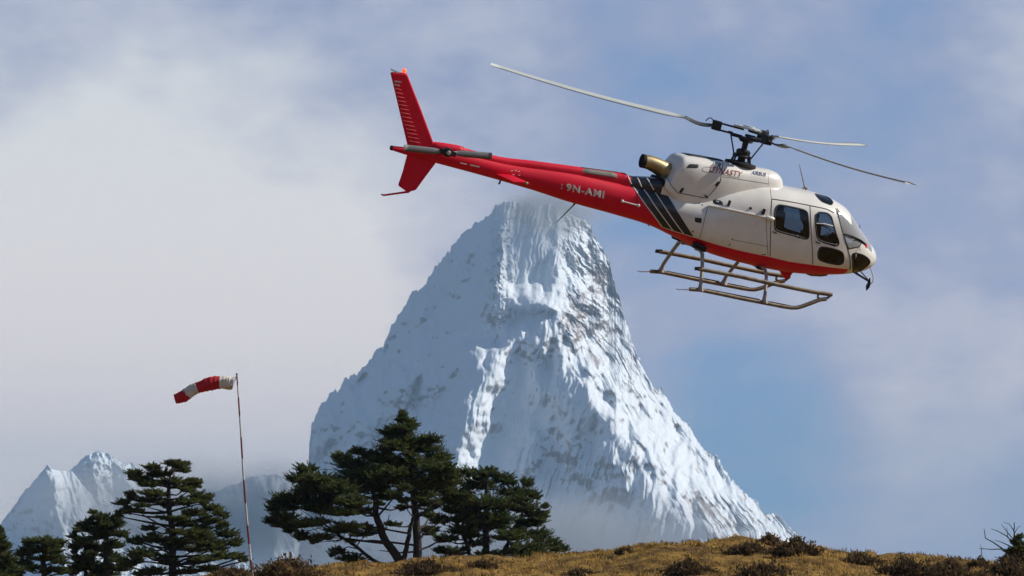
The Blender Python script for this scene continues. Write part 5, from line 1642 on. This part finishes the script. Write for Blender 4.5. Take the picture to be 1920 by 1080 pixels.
rt_pads = [(1390, 432, 95, 30), (1260, 440, 80, 32), (1490, 470, 80, 32), (1625, 495, 48, 26), (1330, 510, 150, 46), (1540, 550, 130, 40), (1675, 575, 52, 30), (1220, 550, 110, 40), (1400, 610, 180, 50), (1610, 640, 120, 40), (1725, 690, 62, 26), (1740, 640, 30, 16),
           (1190, 650, 100, 36), (1100, 715, 80, 30), (1440, 700, 160, 44), (1650, 735, 110, 30), (1240, 770, 110, 34), (1530, 800, 150, 34), (1700, 810, 95, 38), (1780, 860, 60, 30), (1830, 890, 46, 26), (1120, 850, 80, 28), (1170, 925, 90, 26), (1330, 860, 100, 30),
           (1650, 880, 150, 36), (1400, 915, 100, 26), (1280, 690, 100, 36), (1500, 630, 110, 40), (1360, 770, 100, 30), (1240, 600, 90, 34), (1100, 905, 50, 16), (1740, 920, 90, 22), (1560, 910, 110, 22), (1170, 440, 80, 30), (1130, 510, 80, 32), (1140, 590, 80, 30), (1060, 780, 60, 20), (1060, 640, 60, 22)]
conifer('dark spreading conifer at the right shoulder of the broad one', 172.0, [[(1385, 985, 7), (1380, 860, 6.5), (1375, 740, 5.5), (1380, 600, 4), (1390, 425, 1)], [(1480, 985, 5), (1500, 880, 4), (1560, 760, 3), (1620, 640, 1.2)], [(1290, 990, 4.5), (1270, 880, 3.8), (1220, 760, 2.8), (1180, 640, 1)]],
        rt_pads, 23, conv=zc, tone=-0.03)
zl = lambda a, b: (a / 4.0, 820 + b / 4.0)
lm_pads = [(1310, 192, 90, 20), (1340, 210, 60, 18), (1140, 222, 80, 22), (1000, 275, 80, 26), (1200, 270, 110, 28), (1350, 255, 80, 24), (1070, 310, 90, 22), (1430, 330, 70, 22), (1480, 345, 50, 24), (1270, 340, 130, 30), (1410, 375, 80, 24), (1120, 345, 100, 26), (1490, 330, 40, 18),
           (985, 430, 62, 24), (1170, 410, 130, 28), (1490, 450, 100, 32), (1560, 455, 50, 26), (915, 490, 70, 26), (1080, 480, 120, 26), (1400, 480, 110, 28), (1590, 540, 90, 28), (930, 560, 70, 20), (1030, 545, 80, 16), (1460, 560, 120, 28), (1660, 570, 62, 24), (1240, 500, 90, 22),
           (1100, 690, 80, 20), (1560, 635, 110, 32), (1680, 655, 50, 22), (1400, 650, 100, 28), (1140, 770, 130, 36), (1500, 720, 140, 36), (1700, 730, 90, 32), (1320, 790, 150, 36), (1600, 800, 150, 36), (1770, 790, 56, 38), (1080, 850, 130, 38), (1450, 860, 130, 26), (1690, 880, 120, 30),
           (1800, 900, 50, 22), (990, 920, 120, 34), (1240, 910, 110, 30), (1490, 930, 120, 22), (1140, 1000, 130, 30), (1400, 1010, 120, 24), (1640, 1005, 110, 22), (1230, 600, 60, 14), (1000, 780, 90, 28), (1350, 700, 90, 20), (1560, 900, 110, 20)]
conifer('tall open conifer left of the windsock pole', 160.0, [[(1295, 1075, 8), (1292, 900, 7.5), (1292, 720, 6.5), (1270, 560, 5), (1262, 420, 4), (1280, 290, 2.2), (1300, 190, 0.8)]], lm_pads, 31, conv=zl, tone=0.06,
        extra=[[(1285, 700, 2.4), (1200, 660, 2), (1120, 610, 1.6), (1060, 570, 0.8)], [(1290, 880, 2.4), (1180, 830, 1.8), (1060, 790, 1)], [(1295, 950, 2.2), (1420, 900, 1.8), (1560, 880, 1)], [(1295, 1000, 2.2), (1450, 985, 1.6), (1620, 1000, 0.8)], [(1270, 620, 2), (1380, 590, 1.5), (1480, 570, 0.8)]])
l2_pads = [(690, 565, 38, 18), (760, 605, 100, 32), (870, 610, 50, 30), (830, 660, 120, 36), (610, 675, 56, 28), (680, 700, 95, 32), (545, 745, 44, 22), (780, 730, 120, 36), (640, 780, 100, 32), (900, 720, 80, 28), (560, 820, 70, 32), (720, 840, 130, 36), (620, 900, 120, 36), (820, 890, 110, 36), (700, 970, 150, 36), (900, 980, 110, 34), (560, 990, 80, 30), (760, 1030, 150, 30), (680, 640, 70, 28), (860, 800, 100, 30)]
conifer('dense dark conifer close against the left side of the tall open one', 175.0, [[(800, 1075, 7), (800, 900, 6), (800, 750, 5), (790, 640, 3), (760, 565, 1)], [(640, 1075, 4), (640, 900, 3.4), (630, 780, 2), (610, 680, 0.8)]], l2_pads, 41, conv=zl, tone=-0.06)
l3_pads = [(330, 775, 150, 26), (210, 790, 66, 24), (430, 800, 76, 26), (280, 840, 150, 32), (410, 850, 90, 28), (180, 860, 80, 26), (340, 905, 150, 24), (460, 930, 66, 22), (150, 950, 90, 28), (400, 990, 90, 22), (240, 985, 60, 18), (110, 1010, 100, 28), (480, 1000, 60, 24)]
conifer('small flat-topped conifer near the left edge', 168.0, [[(332, 1075, 6), (328, 980, 5.5), (325, 900, 4.5), (330, 775, 1)]], l3_pads, 51, conv=zl, tone=0.05)
l4_pads = [(0, 700, 30, 24), (5, 745, 52, 28), (20, 800, 70, 30), (0, 850, 100, 34), (60, 905, 90, 30), (0, 940, 120, 34), (80, 990, 110, 30), (0, 1030, 130, 30), (-90, 820, 60, 30), (-110, 920, 90, 34), (-120, 1000, 110, 34), (-50, 760, 50, 28)]
conifer('conifer cut off by the left edge of the picture', 158.0, [[(-20, 1075, 7), (-15, 950, 6), (-10, 830, 4), (0, 690, 0.8)]], l4_pads, 61, conv=zl, tone=0.05)
zr = lambda a, b: (1300 + a / 3.097, 960 + b / 3.097)
rp = [(1885, 180, 46, 16), (1900, 150, 30, 12), (1850, 232, 60, 20), (1815, 275, 56, 16), (1900, 255, 66, 26), (1880, 215, 50, 20), (1930, 200, 40, 20), (1850, 290, 80, 20), (1930, 290, 60, 24)]
conifer('half dead conifer with bare crooked branches at the right edge', 138.0, [[(1868, 345, 3.2), (1864, 240, 2.4), (1863, 150, 1.6), (1864, 60, 0.7)], [(1900, 345, 3), (1915, 220, 2.2), (1930, 120, 1)]], rp, 71, conv=zr, tone=-0.02, dens=0.8, fill=0.2,
        extra=[[(1862, 300, 2), (1830, 240, 1.6), (1790, 210, 1.3), (1740, 175, 1.1), (1692, 150, 0.9), (1690, 120, 0.8), (1684, 92, 0.4)], [(1790, 214, 1.1), (1730, 218, 0.9), (1672, 214, 0.7), (1658, 212, 0.3)], [(1672, 214, 0.7), (1676, 250, 0.7), (1690, 280, 0.5), (1720, 290, 0.4)],
               [(1864, 190, 1.4), (1820, 140, 1.1), (1770, 112, 0.8), (1724, 94, 0.4)], [(1862, 160, 1.1), (1815, 110, 0.8), (1785, 68, 0.4)], [(1863, 110, 0.9), (1835, 70, 0.6), (1800, 58, 0.3)], [(1864, 210, 1.2), (1800, 180, 0.8), (1745, 160, 0.4)], [(1820, 140, 0.7), (1822, 90, 0.4)], [(1864, 130, 0.9), (1890, 90, 0.5), (1900, 80, 0.3)], [(1672, 214, 0.5), (1668, 190, 0.3)]])

# ------------------------------------------------------------------ shrubs and grass on the crest
M_shrub = tint_mat('shrub_leaves', [(0.0, (0.040, 0.027, 0.016)), (0.40, (0.11, 0.073, 0.036)), (0.72, (0.20, 0.125, 0.052)), (1.0, (0.32, 0.20, 0.08))], 0.85, 0.4)
M_stem = mat('shrub_stem', (0.06, 0.042, 0.03), 0.9, var=0.4)
M_grass = tint_mat('dry_grass_blades', [(0.0, (0.06, 0.036, 0.012)), (0.35, (0.18, 0.105, 0.026)), (0.7, (0.38, 0.22, 0.05)), (1.0, (0.52, 0.35, 0.11))], 0.8, 0.4)


def on_ground(px, py):
    """first hit of the pixel's ray with the hillside"""
    d = AX_R * (px - 960) / FPX + AX_U * (540 - py) / FPX + AX_F
    ys = np.linspace(60, 150, 1800)
    P = CAM + ys[:, None] * d / d[1]
    below = P[:, 2] < ground_z(P[:, 0], P[:, 1])
    k = int(np.argmax(below))
    return P[k] if below.any() else CAM + d / d[1] * 131.0


def shrub(label, px, py, rx, h, seed, tone=0.0, sparse=1.0, name='shrub'):
    rng = np.random.default_rng(seed)
    g = on_ground(px, py)
    g = np.array([g[0], g[1], float(ground_z(g[0], g[1])) - 0.05])
    k = g[1] / FPX
    root = empty(name, tuple(g)); tag(root, label, 'shrub', 'shrubs on the hillside')
    R = np.array([rx * 1.2 * k, rx * k, h * 0.82 * k])
    wood = MB(); lv = Leaves()
    n = int((90 + rx * h * 0.24) * sparse)
    th = rng.uniform(0, 2 * math.pi, n); u = rng.uniform(0, 1, n) ** 0.5; hh = rng.uniform(0.1, 1.0, n)
    prof = np.sqrt(np.clip(1 - hh ** 2, 0.03, 1))
    lump = 0.78 + 0.95 * perlin(np.cos(th) * 1.7 + hh * 2, np.sin(th) * 1.7, seed) + 0.15 * rng.normal(size=n)
    end = np.stack([np.cos(th) * u * prof * R[0] * lump, np.sin(th) * u * prof * R[1] * lump, hh * R[2] * (0.85 + 0.8 * perlin(np.cos(th) * u * 3, np.sin(th) * u * 3, seed + 4)) * 1.05], -1)
    bx = np.stack([end[:, 0] * 0.55, end[:, 1] * 0.55, np.zeros(n)], -1)
    for i in range(0, n, 3):
        wood.tube([bx[i], bx[i] * 0.4 + end[i] * 0.6 + rng.normal(0, 0.02, 3), end[i] * 1.06], [0.011, 0.008, 0.004], 3, cap=False)
    ns = 12
    tt = rng.uniform(0.35, 1.08, (n, ns))
    pos = bx[:, None] + (end - bx)[:, None] * tt[..., None] + rng.normal(0, 0.03, (n, ns, 3))
    dirs = unit(rng.normal(0, 0.7, (n, ns, 3)) + np.array([0, 0, 0.5]) + unit(end - bx)[:, None])
    sv = unit(np.cross(dirs, rng.normal(size=(n, ns, 3))))
    ln = rng.uniform(0.05, 0.11, (n, ns))
    tv = np.clip(rng.normal(0.42 + tone, 0.2, (n, ns)) + rng.normal(0, 0.1, (n, 1)), 0, 1)
    lv.add(pos.reshape(-1, 3), dirs.reshape(-1, 3), sv.reshape(-1, 3), ln.ravel(), tv.ravel())
    wood.build('stems', M_stem, root, True)
    lv.build('foliage', M_shrub, root, 0.3)
    return root


SHRUBS = [
    ('rounded rusty brown shrub right of the windsock pole', 541, 1084, 64, 44, 0.18, 1.0),
    ('flat dark shrub at the foot of the broad conifer', 797, 1074, 58, 26, -0.05, 1.0),
    ('small dark shrub below the dark spreading conifer', 905, 1066, 36, 18, -0.05, 1.0),
    ('thin low shrub at the right end of the conifers', 1085, 1080, 36, 14, 0.0, 0.9),
    ('little shrub alone on the rising part of the crest', 1172, 1036, 18, 9, 0.05, 0.8),
    ('straggly shrub standing low on the slope left of the crest top', 1290, 1078, 48, 34, -0.02, 0.8),
    ('open twiggy shrub sticking up on the crest top', 1442, 1022, 24, 26, 0.02, 0.55),
    ('dense dark shrub just right of the open twiggy one', 1494, 1042, 46, 38, -0.04, 1.0),
    ('low shrub left of the open twiggy one', 1405, 1038, 40, 24, 0.0, 0.9),
    ('wide dark shrub at the bottom below the crest top', 1432, 1084, 58, 32, -0.03, 1.0),
    ('low shrub spreading along the right-hand crest', 1612, 1058, 50, 22, 0.0, 0.9),
    ('large dark shrub at the bottom right', 1702, 1086, 62, 44, -0.08, 1.1),
    ('rusty shrub touching the right side of the large dark one', 1782, 1088, 64, 44, 0.05, 1.0),
    ('dark shrub under the half dead conifer', 1892, 1084, 56, 44, -0.08, 1.0),
    ('scrappy shrub between the rusty shrub and the half dead conifer', 1838, 1064, 24, 20, 0.02, 0.6),
    ('dull green shrub at the foot of the windsock pole', 440, 1090, 60, 30, 0.1, 1.0),
]
for i, (lb, px, py, rx, h, tn, sp) in enumerate(SHRUBS): shrub(lb, px, py, rx, h, 100 + i, tn, sp)

rng = np.random.default_rng(77)
NT = 26000
gxp = rng.uniform(-20, 20, NT); gyp = 92 + 46 * rng.uniform(0, 1, NT) ** 0.7
patch_n = fbm(gxp * 0.5, gyp * 0.3, 3, 5)
keep = rng.uniform(-0.5, 0.6, NT) < patch_n + 0.25
gxp, gyp, patch_n = gxp[keep], gyp[keep], patch_n[keep]
NB = 7
n = len(gxp)
bp_ = np.stack([gxp, gyp, ground_z(gxp, gyp) - 0.02], -1)[:, None] + np.concatenate([rng.normal(0, 0.06, (n, NB, 2)), np.zeros((n, NB, 1))], -1)
dr = unit(rng.normal(0, 0.6, (n, NB, 3)) + np.array([-0.25, 0, 1.0]))
sv = unit(np.cross(dr, rng.normal(size=(n, NB, 3))))
ln = rng.uniform(0.05, 0.15, (n, NB)) * (0.6 + 0.8 * rng.uniform(0, 1, (n, 1)))
tv = np.clip(0.47 + 1.5 * patch_n[:, None] + rng.normal(0, 0.17, (n, NB)) + rng.normal(0, 0.1, (n, 1)), 0, 1)  # patch noise darkens the blades, putting shade of hollows into the tint
gl = Leaves(); gl.add(bp_.reshape(-1, 3), dr.reshape(-1, 3), sv.reshape(-1, 3), ln.ravel(), tv.ravel())
go = gl.build('grass', M_grass, None, 0.10)
tag(go, 'dry golden grass tufts covering the hillside crest', 'grass', kind='stuff')
